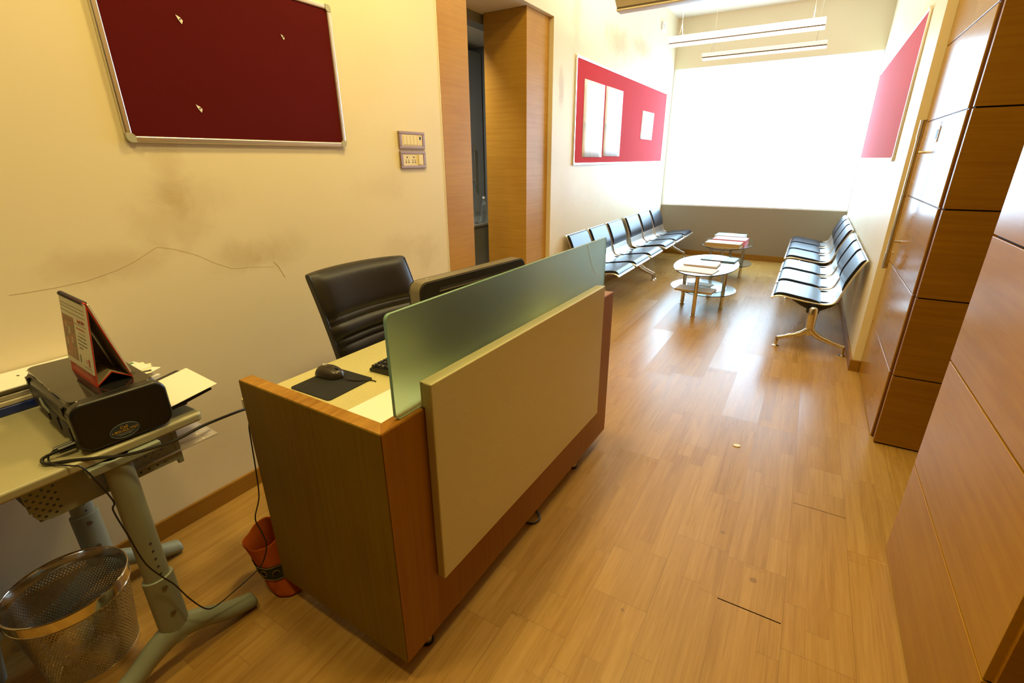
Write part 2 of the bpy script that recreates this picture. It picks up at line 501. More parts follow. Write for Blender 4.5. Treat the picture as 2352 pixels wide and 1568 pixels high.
# door with its long pull handle
d1 = bpy.data.objects.new('door_1', None); C.objects.link(d1); d1.location = (.536, 3.095, 0); d1['kind'] = 'structure'
bm = bm_new()
for a, b in zip(JZ, JZ[1:]): box(bm, 0, .040, 0, 1.036, a + .003, b - .003)
obj('door_leaf', bm, m_door, d1, bevel=.002)
obj('door_core', B(.006, .039, -.001, 1.036, .01, 3.40), m_edge, d1)
h = obj('door_handle', tube(bm_new(), [(-.046, .765, .83), (-.046, .765, 1.70)], .0135, 14), m_steel, d1)
obj('handle_collar', tube(tube(bm_new(), [(-.046, .765, .83), (-.046, .765, .93)], .0165, 14), [(-.046, .765, 1.60), (-.046, .765, 1.70)], .0165, 14), m_steel, h)
for z in (1.0, 1.525): obj('handle_standoff', tube(bm_new(), [(-.046, .765, z), (.001, .765, z)], .0075, 10), m_steel, h)
k = obj('lock_plate', B(-.004, .002, .50, .66, 1.575, 1.655), m_alu, d1, bevel=.0015)
obj('keypad', B(-.0055, -.003, .515, .555, 1.59, 1.64), m_black, k)
obj('keyhole_cover', cyl(bm_new(), 0, 0, .012, 0, .004), m_steel, d1).matrix_local = Matrix.Translation((0, .93, .905)) @ Matrix.Rotation(-PI / 2, 4, 'Y')

# skirting
def skirt(name, x0, x1, y0, y1): struct(name, B(x0, x1, y0, y1, 0, .085), m_base, bevel=.002)
skirt('baseboard_left', WX, WX + .014, -3.2, 2.66)
skirt('baseboard_left_far', WX, WX + .014, 4.25, FY)
skirt('baseboard_far', WX + .014, RX - .014, FY - .014, FY)
skirt('baseboard_right', RX - .014, RX, 4.122, FY)
skirt('baseboard_right_end', RX - .014, RX + .05, 4.120, 4.134)
skirt('baseboard_back', WX, 3.1, -3.2, -3.186)

# window: white frame, blinds glowing with daylight
w1 = bpy.data.objects.new('window_1', None); C.objects.link(w1); w1.location = (0, FY, .787); w1['kind'] = 'structure'
m_frame = plain('window_frame_white', (.85, .85, .83), .4)
WIN_E = 9.0
m_blind = emit('sunlit_blind', (.50, .75, 1.0), WIN_E)
H = 2.77 - .787
bm = B(WX + .002, WX + .04, .005, .08, 0, H); box(bm, RX - .010, RX - .002, .005, .08, 0, H)
box(bm, WX + .04, RX - .01, .005, .08, H - .008, H); box(bm, WX + .04, RX - .01, .005, .085, 0, .02)
obj('window_frame', bm, m_frame, w1)
for xa, xb in ((WX + .045, -1.525), (-1.515, -.52), (-.51, RX - .012)):
    obj('blind', B(xa, xb, .03, .034, .022, H - .010), m_blind, w1)

# ------------------------------------------------------------------ pinboards
def pinboard(label, side, x, y0, y1, z0, z1, mfelt, fw=.022, caps=True):
    t = thing('pinboard', label, 'notice board', (x, (y0 + y1) / 2, z0))
    hy, hz = (y1 - y0) / 2, z1 - z0; s = side
    def bx(a, b, *r): return B(min(a * s, b * s), max(a * s, b * s), *r)
    obj('felt_panel', bx(.001, .011, -hy + fw * .5, hy - fw * .5, fw * .5, hz - fw * .5), mfelt, t)
    for (a, b, c, d) in ((-hy, -hy + fw, fw * 1.2, hz - fw * 1.2), (hy - fw, hy, fw * 1.2, hz - fw * 1.2),
                         (-hy + fw * 1.2, hy - fw * 1.2, 0, fw), (-hy + fw * 1.2, hy - fw * 1.2, hz - fw, hz)):
        bm = bx(0., .017, a, b, c, d); obj('frame_rail', bm, m_alu, t, bevel=.006, seg=3)
    for sy in (-1, 1):
        for zc in (0, 1):
            pts = []
            q = fw * 1.35
            for p in rrect(0, q, 0, q, q * .55, 4)[:]:
                pts.append(p)
            # rounded only on the outer corner
            pts = [(q, 0), (q, fw * .95), (fw * .95, q), (0, q)] + [(q * .55 - q * .55 * math.cos(a), q * .55 - q * .55 * math.sin(a)) for a in [i * PI / 10 for i in range(6)]]
            P2 = [(sy * (hy - p[0]), p[1] if zc == 0 else hz - p[1]) for p in pts]
            obj('corner_cap', prism(bm_new(), P2, 'x', 0, .019 * s), m_cap if caps else m_alu, t)
    return t
pinboard('maroon felt notice board in aluminium frame on wall above the printer', 1, WX, .872, 1.852, 1.570, 2.19, m_felt_d)
pinboard('red felt notice board with white sheets on left wall above bench row', 1, WX, 4.715, 8.06, 1.447, 2.425, m_felt_r, .024, False)
pinboard('bare red felt notice board on right wall beside window and tall door handle', -1, RX, 4.70, 8.05, 1.47, 2.46, m_felt_r, .024, False)
for i, (y, z, lab) in enumerate(((1.145, 1.994, 'torn paper scrap pinned upper left on maroon board'), (1.572, 2.012, 'small torn paper scrap pinned right on maroon board'),
                    (1.148, 1.698, 'torn paper scrap pinned near bottom edge of maroon board'))):
    bm = bm_new(); k = .011 if i != 1 else .008
    prism(bm, [(y - k, z + k * 1.2), (y + k * .3, z + k * .6), (y + k, z - k * .2), (y + k * .5, z - k * 1.3), (y - k * .4, z - k * .2)], 'x', WX + .0112, WX + .013)
    t = tag(obj('paper_scrap', bm, m_paper), lab, 'paper scrap', 'scraps left on the maroon board')
    obj('pin', tube(bm_new(), [(WX + .013, y + .001, z + .001), (WX + .018, y + .001, z + .001)], .0022, 8), m_ink, t)
def sheet_on_board(lab, y0, y1, z0, z1, mat, lean=0.):
    bm = bm_new(); n, mz = 6, 8; g = []
    for j in range(mz + 1):
        row = []
        for i in range(n + 1):
            u, v = i / n, j / mz
            y = (y1 - y0) * (u - .5) + lean * (v - .5); z = (z1 - z0) * v
            bul = .004 * math.sin(PI * u) * math.sin(PI * v * 2 + 1) ** 2 + .001
            row.append(bm.verts.new((bul, y, z)))
        g.append(row)
    for j in range(mz):
        for i in range(n): bm.faces.new((g[j][i], g[j][i + 1], g[j + 1][i + 1], g[j + 1][i]))
    o = obj('notice_sheet', bm, mat); o.location = (WX + .0125, (y0 + y1) / 2, z0)
    sm = o.modifiers.new('t', 'SOLIDIFY'); sm.thickness = .0006
    return tag(o, lab, 'notice', 'sheets pinned on the red board')
sheet_on_board('tall white printed sheet nearest the doorway on red board', 4.925, 5.485, 1.525, 2.245, m_poster)
sheet_on_board('tall white printed sheet second from doorway on red board', 5.525, 6.085, 1.535, 2.247, m_poster)
sheet_on_board('small blank white notice right of tall sheets on red board', 6.89, 7.44, 1.754, 2.103, m_paperw, .03)

# ------------------------------------------------------------------ switch plates, sensor
def plate(label, z0, z1):
    t = thing('switch_plate', label, 'wall switch', (WX, 2.362, z0)); hh = z1 - z0
    bm = bm_new(); fr = .017
    for a in ((-.114, .114, 0, fr), (-.114, .114, hh - fr, hh), (-.114, -.114 + fr + .008, fr, hh - fr), (.114 - fr - .008, .114, fr, hh - fr)):
        box(bm, 0, .012, *a)
    obj('surround', bm, m_swframe, t, bevel=.003)
    obj('insert', B(0, .009, -.09, .09, fr, hh - fr), m_cream, t)
    return t
t = plate('upper wall switch plate with four rockers beside wooden doorway panel', 1.568, 1.665)
for i in range(4): obj('rocker', B(.009, .0115, -.078 + i * .03, -.052 + i * .03, .022, .075), m_cream, t, bevel=.0015)
obj('fan_dial', B(.009, .011, .045, .084, .022, .075), m_cream, t, bevel=.001)
obj('indicator_window', B(.0105, .012, .062, .075, .052, .070), m_black, t)
t = plate('lower wall socket plate with two sockets and one rocker', 1.459, 1.556)
for i in range(2):
    bm = bm_new(); yc = -.055 + i * .058
    for dy, dz, r in ((0, .062, .0045), (-.011, .046, .003), (.011, .046, .003), (-.011, .034, .0042), (.011, .034, .0042)):
        box(bm, .0088, .0094, yc + dy - r, yc + dy + r, dz - r, dz + r)
    obj('socket_holes', bm, m_ink, t)
obj('rocker', B(.009, .0165, .042, .062, .02, .077), m_cream, t, bevel=.002)
obj('blank_module', B(.009, .0105, .066, .088, .022, .075), m_cream, t, bevel=.001)
t = thing('wall_sensor', 'small cream box mounted high on left wall near far corner', 'sensor', (WX, 7.53, 3.12))
obj('housing', B(0, .03, -.06, .06, 0, .10), m_white, t, bevel=.006)
obj('lens', B(.03, .036, -.02, .03, .02, .08), plain('sensor_lens', (.7, .68, .6), .2), t, bevel=.003)

# ------------------------------------------------------------------ reception desk
DA = math.radians(-1.0)
desk = thing('reception_desk', 'wooden reception desk with speckled stone front and frosted glass screen', 'desk', (-.797, .6975, 0), DA)
# local frame: +y runs away from the camera along the front, -x runs back to the wall
DL, DD, T0, T1 = 1.582, .615, .076, .874
def mitre(u0, u1, v0, v1, z0, z1): return B(-v1, -v0, u0, u1, z0, z1)
bm = prism(bm_new(), [(0, 0), (-DD, 0), (-DD, .045), (-.045, .045)], 'z', T0, T1)
obj('end_panel', bm, m_desk, desk, bevel=.0025)
bm = prism(bm_new(), [(0, 0.0004), (-.045, .0454), (-.045, DL - .0454), (0, DL - .0004)], 'z', T0, T1)
obj('front_panel', bm, m_deskf, desk, bevel=.0025)
bm = prism(bm_new(), [(0, DL), (-DD, DL), (-DD, DL - .045), (-.045, DL - .045)], 'z', T0, T1)
obj('end_panel', bm, m_desk, desk, bevel=.0025)
def cap_strip(pts): return prism(bm_new(), pts, 'z', T1 - .001, T1 + .0015)
obj('edge_capping', cap_strip([(-.002, .002), (-DD + .002, .002), (-DD + .002, .043), (-.043, .043)]), m_desktop, desk)
obj('edge_capping', cap_strip([(-.002, .0028), (-.0425, .0433), (-.0425, DL - .0433), (-.002, DL - .0028)]), m_deskf, desk)
bm = bm_new(); prism(bm, rrect(-.725, -.046, .046, DL - .046, .006), 'z', .722, .760)
obj('worktop', bm, m_stone, desk, bevel=.003)
obj('modesty_rail', B(-.50, -.46, .046, DL - .046, .60, .72), m_desk, desk)
obj('stone_slab', B(0.0005, .030, .158, 1.379, .285, .953), m_stone, desk, bevel=.004, seg=3)
obj('stone_ledge', B(-.012, .002, .162, 1.375, .8765, .951), m_stone, desk)
gl = obj('glass_screen', prism(bm_new(), rrect(.070, 1.478, .8765, 1.160, .016, 6), 'x', -.0245, -.0145), [m_frost, m_gedge], desk)
for p in gl.data.polygons:
    if abs(p.normal.x) < .5: p.material_index = 1
obj('etched_edge', tube(bm_new(), smooth_path([(-.0140, 1.246, 1.156), (-.0140, 1.270, 1.115), (-.0140, 1.307, 1.060), (-.0140, 1.353, 1.014), (-.0140, 1.425, .978)]), .0012, 6), m_white, gl)
for y in (.13, 1.265):
    for x in (-.045, -.56):
        lg = obj('leg', cyl(bm_new(), x, y, .018, .006, T0 + (.004 if x > -.1 else .53), 16), m_steel, desk)
        obj('leg_pad', cyl(bm_new(), x, y, .022, 0, .007, 16), m_black, lg)
def on_desk(u, v, z):
    p = Matrix.Rotation(DA, 3, 'Z') @ Vector((-v, u, 0)); return (p.x - .797, p.y + .6975, z)
WT = .7605
# items on the worktop, each in a frame: local x = -v, y = u
t = thing('mouse_pad', 'black fabric mouse pad on stone worktop', 'mouse pad', on_desk(.284, .555, WT), DA + .03)
obj('mat', prism(bm_new(), rrect(-.10, .10, -.100, .100, .012), 'z', 0, .003), m_blackm, t)
obj('printed_logo', tube(bm_new(), [(-.076 + .012 * math.cos(a), -.068 + .020 * math.sin(a), .0031) for a in [i * PI / 12 for i in range(24)]], .0006, 4, True), plain('faint_print', (.06, .05, .04), .6), t)
mo = thing('computer_mouse', 'black wired computer mouse on black mouse pad', 'computer mouse', on_desk(.322, .610, WT + .0032), DA + .10); mo.scale = (1.1, 1.08, 1.08)
def mouse_body():
    bm = bm_new(); nu, nv = 18, 14; g = []
    for i in range(nu + 1):
        u = i / nu; x = .054 - .108 * (1 - u)          # from the heel (-) to the front (+)
        hw = .031 * (1 - abs(2 * u - .9) ** 3.4 * .42) * min(1, (math.sin(PI * min(1, max(.0, u * 1.0)) ** .8 + .0) * 3.0 + .02) ** .5)
        hh = (.036 * math.sin(PI * (.16 + .72 * u) ** .95) ** .8) * min(1, (u * 9) ** .5) * min(1, ((1 - u) * 14) ** .35)
        row = []
        for j in range(nv + 1):
            a = PI * j / nv
            row.append(bm.verts.new((x, -hw * math.cos(a) * (1 - .12 * math.sin(a)), max(.0, hh) * math.sin(a) ** .62 + .0015)))
        g.append(row)
    for i in range(nu):
        for j in range(nv): bm.faces.new((g[i][j], g[i + 1][j], g[i + 1][j + 1], g[i][j + 1]))
    for i in range(nu): bm.faces.new((g[i][0], g[i][nv], g[i + 1][nv], g[i + 1][0]))
    bmesh.ops.remove_doubles(bm, verts=bm.verts[:], dist=.0004)
    return bm
obj('shell', mouse_body(), plain('mouse_plastic', (.030, .022, .015), .32), mo, angle=80)
obj('scroll_wheel', B(.022, .038, -.004, .004, .028, .0345), m_black, mo, bevel=.003, seg=3)
for s in (-1, 1): obj('button_seam', tube(bm_new(), [(.004, s * .0075, .0372), (.022, s * .0075, .0345), (.044, s * .0075, .0225)], .0005, 4), m_ink, mo)
lo = obj('maker_mark', tube(bm_new(), [(-.022 + .0062 * math.cos(a), .0062 * math.sin(a), .0372 - .0004 * math.cos(a)) for a in [i * PI / 10 for i in range(20)]], .0007, 4, True), m_whiteink, mo)
text('logo', 'hp', .0095, m_whiteink, mo, frame_mat((-.022, 0, .0376), (0, -1, 0), (1, 0, .05)))
obj('cord', tube(bm_new(), smooth_path([(.052, 0, .010), (.080, -.006, .004), (.115, .004, .0015), (.150, .030, -.0005), (.168, .030, -.0012)]), .0018, 6), m_black, mo)
# loose sheets
for i in range(4):
    u, v, r = .270 + .003 * i, .270 + .004 * i, DA + .07 - .035 * i
    o = obj('paper_sheet', B(-.105, .105, -.135, .135, 0, .0016), m_paper, bevel=0)
    tag(o, 'white paper sheet on top of loose pile beside the glass screen' if i == 3 else 'white sheet under the top sheet of pile beside glass screen', 'paper', 'loose pile of sheets on the worktop',
        on_desk(u, v - .052, WT + .0002 + .0019 * i), r)
# keyboard
kb = thing('keyboard', 'black computer keyboard on worktop behind frosted glass', 'keyboard', on_desk(.650, .462, WT), DA + .06)
obj('case', prism(bm_new(), [(-.070, 0), (.070, 0), (.074, .010), (.066, .026), (-.066, .017), (-.075, .008)], 'y', -.22, .22), m_black, kb, bevel=.003)
legend = bm_new()
for r in range(5):
    for c in range(14):
        x = -.054 + r * .0215; y = -.205 + c * .0295 + (r % 2) * .004
        zb = .0185 + (x + .066) * .068
        kbm = prism(bm_new(), [(x - .009, zb - .002), (x + .009, zb - .001), (x + .0072, zb + .0085), (x - .0072, zb + .0075)], 'y', y - .012, y + .012)
        obj('key', kbm, m_key, kb, bevel=.0012)
        if c < 6: box(legend, x - .003, x + .0005, y - .005 + (c % 3) * .001, y - .0035 + (r % 3) * .001, zb + .0081, zb + .0086)
obj('key_legends', legend, m_whiteink, kb)
# monitor seen from behind
mon = thing('computer_monitor', 'black flat screen computer seen from behind on reception desk', 'computer monitor', on_desk(.760, .268, WT), DA - math.radians(6.5))
ML = .585
P0 = rrect(-ML / 2, ML / 2, .045, .358, .034, 6)
obj('silver_band', prism(bm_new(), P0, 'x', -.022, .0255), plain('silver_plastic', (.22, .20, .15), .35, .5), mon)
obj('screen_glass', prism(bm_new(), rrect(-ML / 2, ML / 2, .045, .358, .034, 6), 'x', -.030, -.0215), m_blackg, mon, bevel=.003)
obj('back_cover', prism(bm_new(), rrect(-ML / 2 + .003, ML / 2 - .003, .048, .355, .032, 6), 'x', .025, .030), plain('back_cover_black', (.022, .017, .014), .45), mon, bevel=.002, seg=2)
obj('vent_slot', B(.0285, .0306, -.205, .255, .318, .3275), m_ink, mon)
obj('slot_lip', B(.0285, .0318, -.205, .255, .314, .3178), plain('slot_lip_grey', (.26, .23, .17), .4), mon)
obj('status_dot', cyl(bm_new(), -.009, -.225, .0022, .3575, .3592, 8), m_whiteink, mon)
st = obj('stand', prism(bm_new(), [(.012, .30), (.032, .30), (.075, .012), (.060, .012), (.028, .16)], 'y', -.09, .09), m_black, mon, bevel=.003)
obj('stand_base', prism(bm_new(), rrect(-.085, .090, -.14, .14, .03), 'z', 0, .012), m_black, mon, bevel=.003)
# cables under the desk
o = obj('power_cable', tube(bm_new(), smooth_path([(-.99, 1.60, .005), (-.90, 1.595, .005), (-.826, 1.567, .005), (-.788, 1.535, .006), (-.784, 1.505, .006), (-.808, 1.480, .005), (-.90, 1.47, .005), (-1.02, 1.49, .005)]), .0042, 8), m_black)
tag(o, 'black power cable looping out from under the reception desk', 'cable')

# ------------------------------------------------------------------ office chair
ch = thing('office_chair', 'dark leather office chair with stitched back behind the reception desk', 'office chair', (-1.405, 1.468, 0), math.radians(-4.5))
def chair_back():
    W, n, mz = .262, 20, 64; bm = bm_new(); F, Bk = [], []
    segs = [(1.062, .878), (.878, .853), (.853, .790), (.790, .764), (.764, .62), (.62, .48)]
    for j in range(mz + 1):
        z = 1.062 - (1.062 - .48) * j / mz
        # centre line leans back towards the top
        k = (z - .48) / .58; xc = -.155 - .075 * k - .105 * k * k
        if z < .60: xc += .05 * ((.60 - z) / .12) ** 2
        for a, b in segs:
            if b - 1e-6 <= z <= a + 1e-6:
                h = (a - z) / (a - b); pad = (.014 if a - b > .04 else .007) * (1 - abs(2 * h - 1) ** (5 if a - b > .1 else 2.6)); break
        rf, rb = [], []
        hw = W * (1 - .06 * (1 - k) ** 2)
        for i in range(n + 1):
            s = 2 * i / n - 1
            edge = (1 - abs(s) ** 8)
            top = min(1, (1.062 - z) / .022) if z > 1.04 else 1
            cx = xc + .030 * s * s
            zz = z - (.010 * (1 - s * s) if j < 4 else 0) * 0 + .006 * (1 - s * s) * k
            rf.append(bm.verts.new((cx + .012 + (pad + .012) * edge * (.45 + .55 * math.sqrt(max(0, top))), hw * s, zz)))
            rb.append(bm.verts.new((cx - .036 + .012 * (1 - edge) + .01 * (1 - math.sqrt(max(0, top))), hw * s, zz)))
        F.append(rf); Bk.append(rb)
    for j in range(mz):
        for i in range(n):
            bm.faces.new((F[j][i], F[j][i + 1], F[j + 1][i + 1], F[j + 1][i])); bm.faces.new((Bk[j][i], Bk[j + 1][i], Bk[j + 1][i + 1], Bk[j][i + 1]))
        bm.faces.new((F[j][0], F[j + 1][0], Bk[j + 1][0], Bk[j][0])); bm.faces.new((F[j][n], Bk[j][n], Bk[j + 1][n], F[j + 1][n]))
    for i in range(n):
        bm.faces.new((F[0][i], Bk[0][i], Bk[0][i + 1], F[0][i + 1])); bm.faces.new((F[mz][i], F[mz][i + 1], Bk[mz][i + 1], Bk[mz][i]))
    return bm
bk = obj('backrest', chair_back(), m_leather, ch, bevel=.006, seg=3, angle=60)
# piping down both sides
for s in (-1, 1):
    pts = []
    for j in range(13):
        z = 1.055 - j * .045; k = (z - .48) / .58
        pts.append((-.155 - .075 * k - .105 * k * k + .030 + .012, s * .2605 * (1 - .06 * (1 - k) ** 2), z))
    obj('piping', tube(bm_new(), pts, .0035, 6), m_leather, bk)
obj('seat', prism(bm_new(), rrect(-.16, .30, -.25, .25, .07), 'z', .40, .475), m_leather, ch, bevel=.025, seg=4)
obj('gas_column', tube(bm_new(), [(.06, 0, .10), (.06, 0, .40)], .028, 16), m_black, ch)
for i in range(5):
    a = 2 * PI * i / 5 + .3; ca, sa = math.cos(a), math.sin(a)
    arm = obj('base_arm', tube(bm_new(), [(.06 + .03 * ca, .03 * sa, .115), (.06 + .27 * ca, .27 * sa, .075)], [.024, .016], 8), m_black, ch)
    o = obj('caster', tube(bm_new(), [(.06 + .27 * ca - .02 * sa, .27 * sa + .02 * ca, .029), (.06 + .27 * ca + .02 * sa, .27 * sa - .02 * ca, .029)], .029, 14), m_black, arm)

# ------------------------------------------------------------------ computer table at the left
tb = thing('computer_table', 'grey-green height adjustable computer table carrying the printer', 'table', (-1.46, .383, 0))
# local: x 0 at the near column, table runs to the wall at x = -.655; y runs along the wall
obj('tabletop', prism(bm_new(), rrect(-.655, .0, -.46, .228, .018), 'z', .772, .7995), m_tabletop, tb, bevel=.008, seg=3)
def oval(cx, cy, a, b, n=20): return ellipse(cx, cy, a, b, n)
def foot_mesh(x):
    """arched T foot along y, swept with a changing oval section"""
    P = [(-.245, .030, .026), (-.20, .042, .029), (-.13, .070, .033), (-.07, .110, .036), (0, .135, .040), (.07, .110, .036), (.13, .070, .033), (.20, .038, .029), (.236, .028, .026)]
    bm = bm_new(); rings = []
    Q = smooth_path([(p[0], p[1], p[2]) for p in P], 4)
    n = 14
    for q in Q:
        y, zc, r = q.x, q.y, q.z
        e = min(1, (abs(abs(y) - .245)) / .03 + .55) if abs(y) > .2 else 1
        top = zc + r; bot = max(0.003, zc - r * (1.0 + .2 * (1 - abs(y) / .245)))
        ring = []
        for k in range(n):
            a = 2 * PI * k / n
            z = (top + bot) / 2 + (top - bot) / 2 * math.sin(a) * (1 if abs(y) < .22 else e)
            ring.append(bm.verts.new((x + .030 * math.cos(a) * (1 if abs(y) < .22 else e), y, z)))
        rings.append(ring)
    for a, b in zip(rings, rings[1:]):
        for k in range(n): bm.faces.new((a[k], a[(k + 1) % n], b[(k + 1) % n], b[k]))
    bm.faces.new(rings[0]); bm.faces.new(rings[-1][::-1])
    return bm
for x, sz in ((0.0, .350), (-.52, .362)):
    xc = x - .012 if x == 0 else x
    c = obj('leg_column', prism(bm_new(), oval(xc, 0.0, .022, .033), 'z', sz - .02, .772), m_tableg, tb)
    sl = obj('leg_sleeve', prism(bm_new(), oval(xc, 0.0, .028, .041), 'z', .10, sz), m_tableg, tb, bevel=.002)
    for z in (sz - .030, sz - .130):
        obj('bolt', tube(bm_new(), [(xc + .026, .0, z), (xc + .031, .0, z)], .0075, 12), plain('bolt_steel', (.16, .13, .08), .35, .6), sl)
    bm = bm_new()
    for q in range(5): tube(bm, [(xc + .0195, .004, sz + .018 + q * .028), (xc + .0228, .004, sz + .018 + q * .028)], .0035, 8)
    obj('adjusting_holes', bm, m_ink, c)
    obj('foot', foot_mesh(xc), m_tableg, tb, angle=60)
    obj('top_bracket', B(xc - .03, xc + .025, -.07, .10, .748, .772), m_tableg, tb, bevel=.004)
# perforated tray slung under the top
tr = bpy.data.objects.new('tray', None)
bm = bm_new()
pts = [(-.185, 0), (.150, 0), (.150, -.112), (-.08, -.112), (-.150, -.112), (-.172, -.100), (-.183, -.075)]
obj_t = obj('wire_tray', prism(bm, pts, 'x', -.001, .001), m_tray, tb)
obj_t.location = (-.048, 0, .771)
obj('tray_flange', prism(bm_new(), [(-.045, .771), (-.070, .771), (-.070, .655), (-.058, .640), (-.047, .645)], 'y', .150, .164), m_tableg, tb, bevel=.002)
bm = B(-.50, -.050, -.17, .150, .661, .664); box(bm, -.50, -.497, -.17, .15, .664, .771)
obj('tray_floor', bm, m_tableg, tb)
# plastic packets poking out of the tray
for i, (y0, y1, z0, z1, x0, x1, lab) in enumerate(((.545, .655, .690, .696, -1.66, -1.50, 'clear plastic packet lowest in the table tray, poking out'),
                                        (.540, .640, .702, .712, -1.64, -1.51, 'clear plastic packet in the middle of the table tray'),
                                        (.535, .620, .720, .728, -1.65, -1.52, 'crumpled clear plastic packet topmost in the table tray'))):
    bm = bm_new(); N = 5
    g = [[bm.verts.new((x0 + (x1 - x0) * a / N, y0 - .12 + (y1 - y0 + .12) * b / N, z0 + random.uniform(0, .008) * i + .004 * b / N * i)) for b in range(N + 1)] for a in range(N + 1)]
    for a in range(N):
        for b in range(N): bm.faces.new((g[a][b], g[a + 1][b], g[a + 1][b + 1], g[a][b + 1]))
    o = obj('plastic_packet', bm, m_film); sm = o.modifiers.new('t', 'SOLIDIFY'); sm.thickness = z1 - z0
    tag(o, lab, 'packet', 'packets in the table tray')

# ------------------------------------------------------------------ printer and what lies around it
PR = math.radians(-4.2)
pr = thing('printer', 'black inkjet printer on the grey-green computer table', 'printer', (-1.476, .322, .7997), PR)
PLn, PD, PH = .432, .210, .138
bm = bm_new()
prism(bm, rrect(0.006, PD, .012, PH - .012, .026, 6), 'x', -PLn, 0.)
obj('body', bm, m_black, pr, bevel=.009, seg=4)
bm = prism(bm_new(), rrect(-PLn + .004, -.030, .014, PD - .006, .022, 5), 'z', PH - .014, PH)
obj('scanner_lid', bm, m_blackg, pr, bevel=.004, seg=3)
obj('end_cover', prism(bm_new(), rrect(.002, PD + .006, .004, PH + .001, .034, 7), 'x', -.034, .004), plain('printer_end_black', (.012, .011, .009), .33), pr, bevel=.010, seg=4)
obj('lid_seam', B(-PLn + .01, -.034, .0045, .0065, .092, .0945), m_ink, pr)
for x in (-.395, -.075): obj('hinge_tab', B(x - .010, x + .010, .003, .010, .098, .120), m_black, pr, bevel=.002)
bm = bm_new()
for x0, x1 in ((-.30, -.25), (-.22, -.15), (-.12, -.05)): box(bm, x0, x1, .002, .008, .028, .068)
obj('rear_recess', bm, m_ink, pr)
obj('rear_slot_trim', tube(bm_new(), [(-.285, .003, .085), (-.25, .000, .074), (-.215, .003, .060)], .003, 6), plain('grey_clip', (.22, .24, .20), .4), pr)
obj('plug', tube(bm_new(), [(-.05, .004, .020), (-.05, -.030, .018)], .009, 10), m_black, pr)
obj('plug', tube(bm_new(), [(-.075, .004, .016), (-.075, -.035, .013)], .007, 10), m_black, pr)
cp = obj('control_panel', prism(bm_new(), [(.150, PH + .001), (.205, PH - .004), (.212, PH - .020), (.205, PH - .030), (.150, PH - .020)], 'x', -.31, -.055), m_blackg, pr, bevel=.003)
for i in range(3): obj('button', cyl(bm_new(), -.115 - .018 * i, .182, .005, PH - .003, PH + .0005, 10), m_black, cp)
obj('output_slot', B(-.33, -.04, PD - .004, PD + .002, .035, .090), m_ink, pr)
bm = prism(bm_new(), [(PD - .02, .034), (PD + .115, .058), (PD + .125, .056), (PD + .125, .050), (PD - .02, .022)], 'x', -.255, -.020)
obj('output_tray', bm, m_black, pr, bevel=.004)
obj('tray_arm', B(-.10, -.045, PD, PD + .06, .020, .032), m_black, pr, bevel=.003)
for x in (-.38, -.06):
    for y in (.03, .17): obj('rubber_foot', cyl(bm_new(), x, y, .008, 0, .014, 10), m_blackm, pr)
stk = obj('sticker', prism(bm_new(), ellipse(.098, .034, .034, .0215, 40), 'x', .0042, .0052), m_slate, pr)
obj('sticker_ring', tube(bm_new(), [(.0053, .098 + .032 * math.cos(a), .034 + .0198 * math.sin(a)) for a in [i * PI / 24 for i in range(48)]], .0004, 4, True), plain('ring_print', (.20, .24, .24), .5), stk)
text('sticker_text', 'Call', .0115, m_yel, stk, frame_mat((.0054, .098, .0430), (0, 1, 0), (0, 0, 1)))
text('sticker_text', '1-800-425-7737', .0092, m_yel, stk, frame_mat((.0054, .098, .0335), (0, 1, 0), (0, 0, 1)))
bm = bm_new()
for z, w in ((.0265, .020), (.0225, .014)): box(bm, .0052, .0056, .098 - w, .098 + w, z - .0005, z + .0005)
obj('sticker_lines', bm, plain('pale_print', (.35, .36, .32), .5), stk)
def on_printer(x, y, z):
    p = Matrix.Rotation(PR, 3, 'Z') @ Vector((x, y, 0)); return (p.x - 1.476, p.y + .322, .7997 + z)
# sheet in the output tray
o = obj('paper_sheet', prism(bm_new(), [(0, .0), (.130, .022), (.130, .0232), (0, .0012)], 'x', -.105, .105), m_paper)
tag(o, 'white sheet lying in the printer output tray', 'paper', None, on_printer(-.118, .2185, .0435), PR)
# calendar
ca = thing('desk_calendar', 'red tent desk calendar standing on the printer lid', 'calendar', on_printer(-.190, .090, PH + .0002), PR)
W2, HT = .106, .226
FB, AP, RB = (0.0, 0.0), (.032, HT), (.082, 0.002)         # (y,z): front foot, apex, rear foot
def slab(a, b, th):
    d = Vector((b[0] - a[0], b[1] - a[1])).normalized(); n = Vector((-d.y, d.x)) * th
    return [a, b, (b[0] + n.x, b[1] + n.y), (a[0] + n.x, a[1] + n.y)]
obj('front_board', prism(bm_new(), slab(FB, AP, -.0025), 'x', -W2, W2), m_red, ca)
obj('rear_board', prism(bm_new(), slab(RB, AP, .0025), 'x', -W2, W2), m_red, ca)
obj('inner_fold', prism(bm_new(), [(.003, .002), (.040, .030), (.080, .003), (.080, .005), (.040, .0325), (.003, .004)], 'x', -W2 + .001, W2 - .002), m_kraft, ca)
obj('fold_edge', prism(bm_new(), [(.003, .002), (.040, .030), (.080, .003), (.080, .0058), (.040, .0335), (.003, .0048)], 'x', W2 - .002, W2), m_red, ca)
obj('inner_flap', prism(bm_new(), [(.006, .008), (.040, .034), (.074, .008), (.0345, HT - .03), (.031, HT - .03)], 'x', -.030, -.029), m_kraft, ca)
obj('inner_lining', prism(prism(bm_new(), slab((.0035, .004), (.0325, HT - .02), -.0005), 'x', -W2 + .002, W2 - .002), slab((.0785, .006), (.034, HT - .02), .0005), 'x', -W2 + .002, W2 - .002), m_kraft, ca)
def fr(u, v, off=.0):            # point on the front board: u along x, v up the slope (m)
    d = Vector((AP[0], AP[1])).normalized(); n = Vector((-d.y, d.x))
    return (u, d.x * v + n.x * off, d.y * v + n.y * off)
